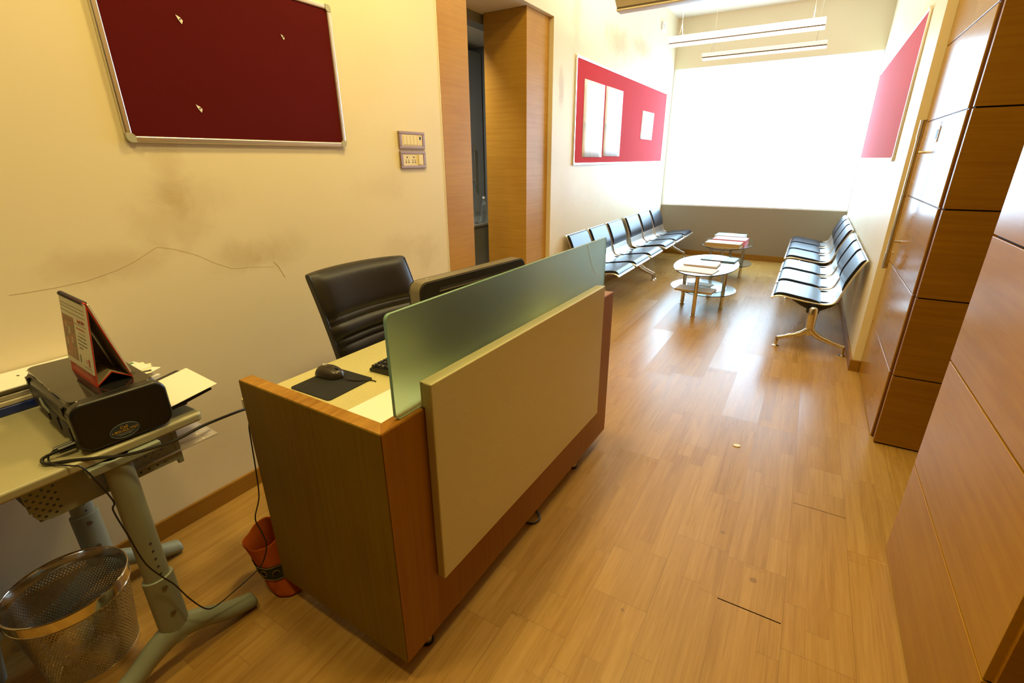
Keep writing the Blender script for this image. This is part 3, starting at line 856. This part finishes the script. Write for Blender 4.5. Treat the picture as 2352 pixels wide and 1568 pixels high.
Lf = math.hypot(*AP)
def leaf(u0, u1, v0, v1, off, mat, name, th=.0008):
    bm = bm_new(); P = [fr(u0, v0, off), fr(u1, v0, off), fr(u1, v1, off), fr(u0, v1, off)]; Q = [fr(u0, v0, off + th), fr(u1, v0, off + th), fr(u1, v1, off + th), fr(u0, v1, off + th)]
    V = [bm.verts.new(p) for p in P + Q]
    for f in ((0, 3, 2, 1), (4, 5, 6, 7), (0, 1, 5, 4), (1, 2, 6, 5), (2, 3, 7, 6), (3, 0, 4, 7)): bm.faces.new([V[i] for i in f])
    return bm
pg = obj('page_block', leaf(-W2, W2, .034, Lf - .004, .0003, m_card, 'page', .0035), m_card, ca)
obj('rear_pages', prism(bm_new(), slab((.0775, .016), (.0345, HT - .004), -.0045), 'x', -W2, W2), m_paper, ca)
obj('picture', leaf(-W2 + .006, -.002, .050, .172, .0039, m_art, 'p', .0003), m_art, pg)
bm = bm_new()
def fbox(u0, u1, v0, v1, off=.0040):
    b = leaf(u0, u1, v0, v1, off, None, '', .0003); me = bpy.data.meshes.new('t'); b.to_mesh(me); b.free(); bm.from_mesh(me); bpy.data.meshes.remove(me)
for v in (.205, .196, .184, .160):
    bm = bm_new(); fbox(-W2 + .006, W2 - .008, v, v + .0007); obj('printed_rule', bm, m_ink, pg)
bm = bm_new(); fbox(.045, W2 - .010, .046, .0468); obj('printed_rule', bm, m_ink, pg)
bm = bm_new()
for v, w in ((.0245, .10), (.018, .16), (.0115, .17)): fbox(-w / 2, w / 2, v, v + (.0030 if v > .02 else .0012), .0004)
obj('footer_lines', bm, plain('footer_print', (.72, .40, .28), .5), ca)
bm = bm_new()
fbox(-.060, -.042, .120, .140); fbox(-.085, -.072, .085, .105); fbox(-.04, -.028, .096, .114); fbox(-.083, -.077, .060, .067); fbox(-.078, -.068, .135, .152)
obj('picture_details', bm, plain('picture_pale', (.42, .38, .26), .5), pg)
yv = Vector((0, AP[0], AP[1])).normalized()
def ftext(nm, s, size, mat, u, v): text(nm, s, size, mat, pg, frame_mat(fr(u, v, .0042), (1, 0, 0), yv))
ftext('month_text', 'April 2014', .0135, m_redink, .060, .1705)
days = ['M', 'T', 'W', 'T', 'F', 'S', 'S']
ftext('weekday_text', '  '.join(['Mo', 'Tu', 'We', 'Th', 'Fr', 'Sa', 'Su']), .0062, m_redink, .052, .149)
dn = 1
for r in range(5):
    s = ''
    for c in range(7):
        if (r == 0 and c < 1) or dn > 30: s += '     '
        else: s += ('%2d   ' % dn); dn += 1
    ftext('date_row', s.rstrip().ljust(33), .0058, m_ink, .052, .137 - r * .0105)
bm = bm_new(); fbox(.012, .022, .052, .074)
prism(bm, [(0, 0), (0.0001, 0), (0, .0001)], 'x', 0, .0001)
obj('printed_block', bm, plain('grey_print', (.22, .18, .16), .6), pg)
bm = bm_new(); fbox(.082, .090, .052, .074); fbox(.062, .080, .066, .0675); fbox(.062, .076, .060, .0612)
obj('emblem', bm, m_redink, pg)
sp = bm_new()
for i in range(34):
    x = -W2 + .006 + i * (2 * W2 - .012) / 33
    tube(sp, [(x, AP[0] + .006 * math.cos(a) - .001, HT + .0055 * math.sin(a) - .001) for a in [k * PI / 5 for k in range(10)]], .0008, 4, True)
obj('wire_binding', sp, m_ink, ca)
# file, sleeves and sheets along the wall
o = obj('ring_file', prism(bm_new(), rrect(-.0905, .0905, -.30, .30, .006), 'z', 0, .027), m_blue, bevel=.005, seg=3)
tag(o, 'dark blue plastic file lowest of the stack beside the wall', 'file', None, (-2.028, .262, .7998))
m_sleeve = Mat('clear_sleeves', (.50, .44, .32), .18, Specular_IOR_Level=.8).m
for i in range(3):
    o = obj('plastic_sleeve', B(-.088 + .002 * i, .088 - .004 * i, -.29, .30, 0, .0145), m_sleeve, bevel=.003)
    tag(o, ['filled clear plastic sleeve lying directly on the blue file', 'filled clear plastic sleeve in the middle of the wall stack', 'filled clear plastic sleeve just under the white printed sheets'][i], 'folder', 'sleeves stacked on the blue file', (-2.028 - .004 * i, .262 + .004 * i, .8272 + .0150 * i), .012 * i)
for i in range(2):
    o = obj('printed_sheet', B(-.086, .083, -.29, .31, 0, .0025), m_paper)
    tag(o, ['white printed sheet under the top sheet of wall stack', 'white printed sheet topmost on stack beside the printer'][i], 'paper', 'printed sheets on the wall stack', (-2.026 + .004 * i, .262 + .012 * i, .8724 + .0028 * i), .02 * i)
bm = bm_new()
for y, x, w, l in ((.005, .03, .004, .020), (.035, .035, .0025, .03), (.13, -.04, .003, .01), (.10, -.02, .003, .012), (.2, -.05, .002, .02), (.22, -.03, .002, .03)):
    box(bm, x - l / 2, x + l / 2, y - w, y + w, .0025, .0029)
ob = obj('print_marks', bm, m_ink, o)
# bundle of slips behind the printer
slips = [(.0, 0., .0, .020, .07, .032), (.006, .004, .15, .018, .065, .030), (-.004, .008, -.2, .016, .06, .030), (.014, .010, .45, .002, .055, .024), (.028, .016, -.40, .0015, .05, .020), (-.02, .014, .15, .0015, .05, .022)]
zz = .7998
lab = ['lowest white slip bundle between printer and wall', 'second slip bundle from below behind the printer', 'third slip bundle from below behind the printer',
       'thin cream slip fanned out behind the calendar', 'white slip with dark stripe fanned out behind the calendar', 'topmost slip with green mark behind the calendar']
for i, (dx, dy, r, h, lx, ly) in enumerate(slips):
    hh = h
    o = obj('paper_slip', B(-lx, lx, -ly, ly, 0, hh), m_paper if i % 2 else plain('cream_slip', (.80, .76, .58), .7), bevel=.001)
    tag(o, lab[i], 'slip', 'slips stacked behind the printer', (-1.835 + dx, .602 + dy, zz), r); zz += hh + .0003
    if i == 4: obj('stripe', B(.02, .035, -ly, ly, hh, hh + .0006), m_ink, o)
    if i == 5: obj('green_mark', B(-.045, -.030, -ly * .6, ly * .6, hh, hh + .0006), plain('green_print', (.05, .22, .12), .6), o)
# cables
o = obj('printer_cable', tube(bm_new(), smooth_path([on_printer(-.05, -.030, .018), (-1.532, .265, .812), (-1.508, .262, .806), (-1.478, .300, .8035), (-1.448, .345, .795), (-1.425, .40, .782), (-1.400, .49, .778), (-1.405, .58, .782), (-1.424, .690, .769), (-1.44, .745, .755)]), .0042, 8), m_black)
tag(o, 'thick black cable running from the printer to reception desk', 'cable')
o = obj('thin_cable', tube(bm_new(), smooth_path([on_printer(-.075, -.035, .013), (-1.535, .275, .808), (-1.495, .270, .806), (-1.450, .292, .803), (-1.428, .305, .798), (-1.418, .320, .746), (-1.418, .336, .676), (-1.418, .329, .653), (-1.418, .339, .566), (-1.418, .353, .455), (-1.418, .378, .382), (-1.418, .400, .330), (-1.418, .424, .250), (-1.42, .455, .176), (-1.425, .486, .153), (-1.425, .551, .158), (-1.425, .631, .172), (-1.425, .662, .194), (-1.425, .682, .245), (-1.425, .676, .308), (-1.425, .667, .371), (-1.425, .695, .441), (-1.425, .705, .541), (-1.425, .711, .639), (-1.43, .718, .700), (-1.45, .74, .722)]), .0022, 6), m_black)
tag(o, 'thin black cable hanging in a loop before the table leg', 'cable')

# ------------------------------------------------------------------ waste basket, box, cloth bag
wb = thing('waste_basket', 'round perforated steel waste basket under the computer table', 'waste basket', (-1.742, .240, 0))
def wall_prof(r0, r1, z0, z1): return lathe(bm_new(), [(r0, z0), (r1, z1)], 96)
obj('perforated_drum', wall_prof(.116, .146, .006, .270), m_drum, wb, angle=80)
obj('rim_band', lathe(bm_new(), [(.1462, .262), (.1495, .263), (.1515, .302), (.149, .3045), (.1475, .302), (.1455, .264), (.1462, .262)], 64), m_rim, wb, angle=40)
obj('rim_wire', tube(tube(bm_new(), [(.1515 * math.cos(a), .1515 * math.sin(a), .303) for a in [i * PI / 32 for i in range(64)]], .0024, 8, True), [(.1490 * math.cos(a), .1490 * math.sin(a), .2635) for a in [i * PI / 32 for i in range(64)]], .0018, 8, True), m_rim, wb)
obj('base', lathe(bm_new(), [(0, .004), (.116, .004), (.119, 0), (.119, .022), (.1165, .022), (.1165, .007), (0, .007)], 64), m_rim, wb)
def crumple(r, seed):
    rnd = random.Random(seed); bm = bm_new(); bmesh.ops.create_icosphere(bm, subdivisions=3, radius=r)
    for v in bm.verts: v.co *= rnd.uniform(.78, 1.08)
    return bm
for i, (dx, dy, z, r, mt, lab) in enumerate(((-.03, -.045, .062, .045, m_paperw, 'crumpled white paper ball on the left in waste basket'), (.055, .010, .058, .042, m_paper, 'crumpled cream paper ball on the right in waste basket'),
        (-.035, .055, .060, .042, m_kraft, 'crumpled brown paper ball at the back in waste basket'), (.01, -.02, .128, .038, m_paper, 'crumpled paper ball on top in waste basket'))):
    o = obj('paper_ball', crumple(r, i), mt, angle=20); tag(o, lab, 'crumpled paper', 'paper balls in the waste basket', (-1.742 + dx, .24 + dy, z - .006), i)
sb = thing('storage_box', 'cloudy plastic box on floor left of the waste basket', 'box', (-1.99, -.075, 0), 0)
bm = bm_new(); ps = [rrect(-.115, .115, -.14, .14, .02), rrect(-.135, .135, -.16, .16, .025)]
A = [bm.verts.new((p[0], p[1], .002)) for p in ps[0]]; Bq = [bm.verts.new((p[0], p[1], .16)) for p in ps[1]]; n = len(A)
bm.faces.new(A)
for i in range(n): bm.faces.new((A[i], A[(i + 1) % n], Bq[(i + 1) % n], Bq[i]))
o = obj('tub', bm, m_box, sb); s = o.modifiers.new('t', 'SOLIDIFY'); s.thickness = .003
bm = tube(bm_new(), [(p[0], p[1], .16) for p in rrect(-.138, .138, -.163, .163, .027)], .006, 8, True); obj('tub_rim', bm, m_box, sb)
bg = thing('cloth_bag', 'orange cloth bag with dark patterned band beside the desk end', 'bag', (-1.425, .735, 0), 0.)
def bag_mesh():
    bm = bm_new(); n = 40; rings = []
    P = [(.050, .002), (.064, .012), (.068, .05), (.070, .10), (.074, .15), (.078, .18), (.082, .205)]
    for r, z in smooth_path([(p[0], p[1], 0) for p in P], 4) and [(q.x, q.y) for q in smooth_path([(p[0], p[1], 0) for p in P], 4)]:
        t = z / .225; ring = []
        for k in range(n):
            a = 2 * PI * k / n
            rr = r * (1 + .035 * t * math.sin(5 * a + 1) + .02 * math.sin(9 * a + 6 * t))
            zz = z + (.030 * math.sin(a + .6) + .010 * math.sin(3 * a)) * t ** 3
            ring.append(bm.verts.new((rr * math.cos(a) - .115 * t ** .7, rr * math.sin(a) * .92, zz)))
        rings.append(ring)
    c = bm.verts.new((0, 0, .002))
    for k in range(n): bm.faces.new((c, rings[0][(k + 1) % n], rings[0][k]))
    for a, b in zip(rings, rings[1:]):
        for k in range(n): bm.faces.new((a[k], a[(k + 1) % n], b[(k + 1) % n], b[k]))
    return bm
o = obj('bag_body', bag_mesh(), m_orange, bg, angle=60); s = o.modifiers.new('t', 'SOLIDIFY'); s.thickness = .004; s.offset = -1
def bag_ring(z, extra):
    t = z / .225; out = []
    r = .068 + (.078 - .068) * max(0, (z - .05) / .14)
    for k in range(40):
        a = 2 * PI * k / 40; rr = r * (1 + .035 * t * math.sin(5 * a + 1) + .02 * math.sin(9 * a + 6 * t)) + extra
        out.append((rr * math.cos(a) - .115 * t ** .7, rr * math.sin(a) * .92, z + (.030 * math.sin(a + .6) + .010 * math.sin(3 * a)) * t ** 3))
    return out
bm = bm_new(); R = [[bm.verts.new(p) for p in bag_ring(z, .0025)] for z in (.072, .085, .10, .115, .126)]
for a, b in zip(R, R[1:]):
    for k in range(40): bm.faces.new((a[k], a[(k + 1) % 40], b[(k + 1) % 40], b[k]))
band = obj('patterned_band', bm, m_bandcloth, bg, angle=60)
bm = bm_new()
for z in (.076, .122): tube(bm, bag_ring(z, .003), .0012, 5, True)
rg = bag_ring(.099, .0035)
for k in range(0, 40, 4):
    c = Vector(rg[k]); tn = (Vector(rg[(k + 1) % 40]) - c).normalized()
    tube(bm, [c + tn * .012 * math.cos(a) + Vector((0, 0, .013 * math.sin(a))) for a in [i * PI / 6 for i in range(12)]], .0012, 4, True)
obj('gold_embroidery', bm, m_gold, band)

# ------------------------------------------------------------------ waiting benches
PROF = [(.022, .768), (.036, .752), (.060, .705), (.090, .635), (.118, .560), (.140, .490), (.156, .440), (.178, .412), (.212, .397), (.26, .392), (.34, .398), (.44, .412), (.52, .424), (.565, .425), (.598, .416), (.622, .400)]
PROF = [(p.x, p.y) for p in smooth_path([(a, b, 0) for a, b in PROF], 3)]
def part(prof, d0, d1, zmin=None, zmax=None):
    return [p for p in prof if (d0 is None or p[0] >= d0) and (d1 is None or p[0] <= d1) and (zmin is None or p[1] >= zmin) and (zmax is None or p[1] <= zmax)]
def bench(label, loc, rz):
    t = thing('waiting_bench', label, 'bench', loc, rz, 'steel waiting benches along both walls')
    for i in range(3):
        yc = (i - 1) * .575; w = .250
        sh = obj('seat_shell', strip(bm_new(), PROF, yc - w, yc + w, .004), m_shell, t, angle=50)
        for s in (-1, 1): obj('shell_edge', tube(bm_new(), [(p[0], yc + s * w, p[1]) for p in PROF], .0075, 6), m_shell, sh)
        sp_ = part(PROF, .255, .615, None, .43); n = len(sp_)
        th = [.005 + .019 * min(1, (min(k, n - 1 - k) / 3.) ** .6) for k in range(n)]
        obj('seat_pad', strip(bm_new(), [(p[0], p[1] + .004) for p in sp_], yc - w + .014, yc + w - .014, th, 2), m_pad, sh, bevel=.008, seg=3, angle=50)
        bp_ = part(PROF, 0.024, .145, .50, None); n = len(bp_)
        th = [.005 + .017 * min(1, (min(k, n - 1 - k) / 3.) ** .6) for k in range(n)]
        obj('back_pad', strip(bm_new(), [(p[0] + .004, p[1] + .001) for p in bp_], yc - w + .014, yc + w - .014, th, 2), m_pad, sh, bevel=.008, seg=3, angle=50)
        for s in (-.20, .20):
            obj('bracket', prism(bm_new(), [(.17, .405), (.46, .408), (.36, .350), (.27, .346), (.20, .37)], 'y', yc + s - .006, yc + s + .006), m_black, sh)
    obj('beam', prism(bm_new(), rrect(.262, .352, .318, .352, .012, 4), 'y', -.86, .86), m_black, t)
    for s in (-1, 1): obj('beam_end_bracket', prism(bm_new(), [(.16, .398), (.30, .388), (.47, .405), (.40, .365), (.33, .335), (.26, .335), (.20, .37)], 'y', s * .822, s * .812), m_black, t)
    for s in (-1, 1):
        y = s * .868
        bm = bm_new()
        pts = [(.302, y, .372), (.302, y, .36), (.302, y, .30), (.300, y, .22), (.297, y, .165), (.296, y, .135)]
        tube(bm, pts, [.010, .018, .020, .018, .018, .014], 14, False, 1.75)
        for dd, q in ((.52, 1), (.045, -1)):
            tube(bm, smooth_path([(.298, y, .19), (.298 + q * .055, y, .140), (.298 + q * .12, y, .112), (dd, y, .072)]), [.024] * 4 + [.023] * 5 + [.020] * 5 + [.016] * 5, 12, False, .8)
        lg = obj('leg', bm, m_steel, t, angle=60)
        for dd in (.52, .045):
            f = obj('foot', lathe(bm_new(), [(0, .0), (.027, 0), (.027, .006), (.012, .014), (.0125, .082), (.009, .088), (0, .088)], 18, (dd, y)), m_steel, lg)
    return t
b0 = bench('black padded three-seat bench on left wall nearest the reception desk', (WX, 5.40, 0), 0)
def bench_copy(lab, loc, rz):
    c = copy_tree(b0); c['label'] = lab; c.location = loc; c.rotation_euler = (0, 0, rz); return c
bench_copy('black padded three-seat bench on left wall in corner under window', (WX, 7.225, 0), 0)
bench_copy('black padded three-seat bench on right wall nearest tall door handle', (RX, 5.29, 0), PI)
bench_copy('black padded three-seat bench on right wall in corner under window', (RX, 7.20, 0), PI)

# ------------------------------------------------------------------ glass coffee tables
def ctable(label, loc):
    t = thing('coffee_table', label, 'coffee table', loc, 0, 'oval glass coffee tables')
    obj('glass_top', prism(bm_new(), ellipse(0, 0, .31, .60, 96), 'z', .450, .460), m_tglass, t, bevel=.002)
    obj('glass_shelf', prism(bm_new(), ellipse(-.045, -.06, .275, .335, 72), 'z', .232, .239), m_sglass, t)
    obj('glass_shelf', prism(bm_new(), ellipse(.045, .02, .275, .335, 72), 'z', .190, .197), m_sglass, t)
    for x, y in ((0, -.425), (.20, 0), (-.20, 0), (0, .425)):
        lg = obj('leg', cyl(bm_new(), x, y, .0195, .010, .449, 18), m_steel, t)
        obj('leg_foot', cyl(bm_new(), x, y, .025, 0, .012, 18), m_steel, lg)
    return t
t1 = ctable('oval glass coffee table with newspapers nearer the reception desk', (-.815, 5.34, 0))
t2 = copy_tree(t1); t2['label'] = 'oval glass coffee table with pink folder nearer the window'; t2.location = (-.83, 6.95, 0)
def book(name, label, cat, cx, cy, z, lx, ly, h, rz, mcov, mpage=None, bands=False):
    t = thing(name, label, cat, (cx, cy, z + .0008), rz)
    if mpage is None: obj('cover', B(-lx, lx, -ly, ly, 0, h), mcov, t, bevel=.0015)
    else:
        obj('cover', box(B(-lx, lx, -ly, ly, 0, .002), -lx, lx, -ly, ly, h - .002, h), mcov, t)
        obj('pages', B(-lx + .003, lx - .004, -ly + .002, ly - .004, .002, h - .002), mpage, t)
    if bands: obj('cover_label', B(-lx * .4, lx * .3, -ly, ly, h, h + .0006), m_paperw, t)
    return t
TZ = .460
book('newspaper', 'folded newspaper at near edge of the nearer glass table', 'newspaper', -.84, 4.985, TZ, .18, .125, .006, -.12, m_news)
book('magazine', 'thin pale magazine under the open one on nearer glass table', 'magazine', -.845, 5.272, TZ, .160, .140, .011, -.03, m_news, m_tan)
book('magazine', 'pale magazine with turned corner topmost on nearer glass table', 'magazine', -.855, 5.285, TZ + .0122, .165, .142, .007, .02, m_paper, m_tan)
book('folder', 'grey-blue folder with white label on nearer glass table', 'folder', -.735, 5.66, TZ, .175, .125, .012, -.06, m_bluep, m_ink, True)
book('magazine', 'thick brown-edged magazine on lower shelf of nearer table', 'magazine', -.845, 5.05, .239, .185, .105, .018, -.10, m_news, m_tan)
for i, (dx, dy, r) in enumerate(((-.02, 0, .2), (.03, .03, -.3))):
    o = obj('loose_paper', sheet := B(-.10, .10, -.07, .07, 0, .003), m_paperw); tag(o, ['flat white paper on lower shelf behind brown-edged magazine', 'white paper topmost on lower shelf behind brown-edged magazine'][i], 'paper', None, (-.86 + dx, 5.31 + dy, .2395 + .0035 * i), r)
book('thick_book', 'thick book with cream cover and brown page edges on far table', 'book', -.835, 6.60, TZ, .205, .120, .052, -.05, plain('cream_cover', (.74, .66, .46), .6), m_tan)
book('folder', 'pink folder behind the thick book on far glass table', 'folder', -.80, 6.905, TZ, .20, .135, .060, -.06, m_pink, m_pink)
book('folder', 'pale blue folder with white label at back of far table', 'folder', -.84, 7.21, TZ, .185, .14, .066, -.05, m_bluep, m_paper, True)

# ------------------------------------------------------------------ hanging light fittings
m_wing_lit = emit('lit_wing', (1., .96, .88), 3.0)
m_wing_glow = emit('glow_wing', (1., .97, .90), .5)  # brightness put in as a faint glow of wings and diffuser; tube unlit
def pendant(label, x0, x1, y, z, lit, k=1.):
    t = thing('pendant_light', label, 'light fitting', ((x0 + x1) / 2, y, z), 0, 'linear lights hung from the ceiling')
    h = (x1 - x0) / 2
    mw = {0: m_lampw, 1: m_wing_lit, 2: m_wing_glow}[lit]
    for q in (-1, 1): obj('wing', prism(bm_new(), [(q * .044, .022), (q * .085 * k, .060 * k), (q * .081 * k, .060 * k + .003), (q * .040, .027)], 'x', -h, h), mw, t)
    obj('spine', B(-h, h, -.041, .041, .011, .024), m_lampd, t)
    obj('lower_diffuser', prism(bm_new(), rrect(-.046, .046, 0, .0115, .005), 'x', -h, h), mw if lit else m_lampw, t)
    obj('tube', tube(bm_new(), [(-h + .03, 0, .044), (h - .03, 0, .044)], .013, 12), m_tube if lit == 1 else m_white, t)
    for s in (-1, 1):
        obj('end_cap', prism(bm_new(), [(-.085 * k, .060 * k + .004), (-.043, .023), (.043, .023), (.085 * k, .060 * k + .004)], 'x', s * h, s * (h - .004)), m_lampw, t)
        bm = bm_new(); tube(bm, [(s * (h - .09), -.075, .056 * k), (s * (h - .09), 0, .17), (s * (h - .09), 0, CZ - z - .004)], .0016, 5); tube(bm, [(s * (h - .09), .075, .056 * k), (s * (h - .09), 0, .17)], .0016, 5)
        obj('suspension_wire', bm, m_wire, t)
        obj('ceiling_cup', cyl(bm_new(), s * (h - .09), 0, .028, CZ - z - .018, CZ - z, 16), m_lampw, t)
    return t
pendant('nearest hanging strip light with dark underside, cut by photo top', -1.36, -.16, 3.72, 2.445, 0, 1.5)
pendant('brightly lit hanging strip light, second from the camera', -1.32, -.135, 4.98, 2.440, 1)
pendant('white hanging strip light with faint glow added, nearest the window', -1.205, -.115, 5.86, 2.450, 2, .8)

# ------------------------------------------------------------------ pantry odds and ends, litter
t = thing('pantry_counter', 'grey counter inside the doorway carrying glasses and a bottle', 'counter', (-3.15, 4.1, 0))
obj('cabinet', B(-.20, .24, -.85, .85, 0, .862), m_grey, t); obj('counter_top', B(-.21, .262, -.86, .86, .862, .885), plain('pale_counter', (.32, .34, .32), .25), t, bevel=.003)
def tumbler(lab, x, y):
    o = obj('drinking_glass', lathe(bm_new(), [(0, .002), (.028, .002), (.034, .12), (.0325, .12), (.027, .008), (0, .008)], 24), m_drink)
    tag(o, lab, 'glass', 'tumblers on the pantry counter', (x, y, .8853))
tumbler('drinking glass at front of the counter seen through doorway', -2.925, 4.165)
tumbler('drinking glass behind the front one on pantry counter', -2.99, 4.25)
tumbler('drinking glass beside the bottle on pantry counter', -2.915, 4.275)
t = thing('water_bottle', 'clear plastic bottle with white cap on pantry counter', 'bottle', (-2.985, 4.395, .8853))
obj('bottle_body', lathe(bm_new(), [(0, .002), (.034, .002), (.036, .01), (.036, .15), (.030, .185), (.014, .222), (.013, .235), (0, .235)], 24), m_drink, t)
obj('cap', cyl(bm_new(), 0, 0, .0155, .235, .255, 16), m_white, t)
t = thing('grey_cupboard', 'tall grey cupboard at the back of the pantry', 'cupboard', (-3.35, 4.1, .8853))
obj('cabinet', B(-.3, 0.0, -.85, .85, 0.0, 1.70), m_grey, t)
obj('pull_handle', tube(bm_new(), [(.035, .62, .35), (.035, .62, .78)], .010, 10), m_steel, t)
for z in (.40, .73): obj('handle_mount', tube(bm_new(), [(.035, .62, z), (-.002, .62, z)], .006, 8), m_steel, t)
o = obj('paper_scrap', prism(bm_new(), [(-.020, .0), (-.004, .014), (.018, .010), (.020, -.006), (.004, -.014), (-.012, -.010)], 'z', .0005, .004), m_paper)
tag(o, 'small white paper scrap lying on the open wooden floor', 'paper scrap', None, (-.110, 2.602, 0), .2)

# ------------------------------------------------------------------ lamps
def downlight(label, x, y, z, energy, col, size=.16, group='recessed ceiling lamps'):
    t = thing('ceiling_downlight', label, 'ceiling lamp', (x, y, z), 0, group)
    obj('trim_ring', lathe(bm_new(), [(size * .5, -.004), (size * .62, -.006), (size * .64, 0), (size * .5, 0), (size * .5, -.004)], 32), m_lampw, t)
    obj('diffuser', cyl(bm_new(), 0, 0, size * .5, -.003, 0, 32), emit('lamp_face', col, 6.), t)
    L = bpy.data.lights.new('downlight_lamp', 'AREA'); L.shape = 'DISK'; L.size = size; L.energy = energy; L.color = col
    lo = bpy.data.objects.new('lamp', L); C.objects.link(lo); lo.parent = t; lo.location = (0, 0, -.008)
    return t
WARM = (1., .77, .27)
downlight('recessed warm ceiling lamp above the reception desk', -1.25, 2.0, CZ, 30, WARM, .32)
downlight('recessed warm ceiling lamp above the corridor floor', -.3, 1.0, CZ, 24, WARM, .32)
downlight('recessed warm ceiling lamp beyond the wooden doorway panel', -.5, 3.2, CZ, 12, WARM, .32)
downlight('added unseen warm fill lamp above the printer table', -1.3, .1, CZ, 20, WARM, .32)  # added fill lamp, brightens the dark left corner around the table
downlight('small recessed lamp in the pantry ceiling', -2.75, 3.30, 2.66, 26, (1., .95, .90), .10)
# light of the lit strip fitting
L = bpy.data.lights.new('strip_lamp', 'AREA'); L.shape = 'RECTANGLE'; L.size = 1.1; L.size_y = .05; L.energy = 42; L.color = (1., .94, .84)
lo = bpy.data.objects.new('strip_lamp', L); C.objects.link(lo); lo.parent = [o for o in bpy.data.objects if o.name == 'pendant_light.001'][0]
lo.location = (0, 0, .075); lo.rotation_euler = (PI, 0, 0)

wd = bpy.data.worlds.new('World'); SC.world = wd; wd.use_nodes = True
wd.node_tree.nodes['Background'].inputs[0].default_value = (.8, .9, 1., 1); wd.node_tree.nodes['Background'].inputs[1].default_value = .3

# ------------------------------------------------------------------ camera
cam = bpy.data.cameras.new('camera'); co = bpy.data.objects.new('camera', cam); C.objects.link(co)
cam.sensor_width = 36; cam.lens = 16.803; cam.clip_start = .02
Rt = ((0.85799903, -0.17584067, -0.48261551), (0.51359286, 0.3078639, 0.80090086), (-0.00774895, 0.93504004, -0.35445744))
co.matrix_world = Matrix(((Rt[0][0], Rt[0][1], -Rt[0][2], 0), (Rt[1][0], Rt[1][1], -Rt[1][2], 0), (Rt[2][0], Rt[2][1], -Rt[2][2], 1.5), (0, 0, 0, 1)))
SC.camera = co
SC.view_settings.view_transform = 'Standard'
try: SC.view_settings.look = 'None'
except Exception: pass
SC.view_settings.gamma = 1; SC.view_settings.use_curve_mapping = False
SC.view_settings.exposure = 0.2
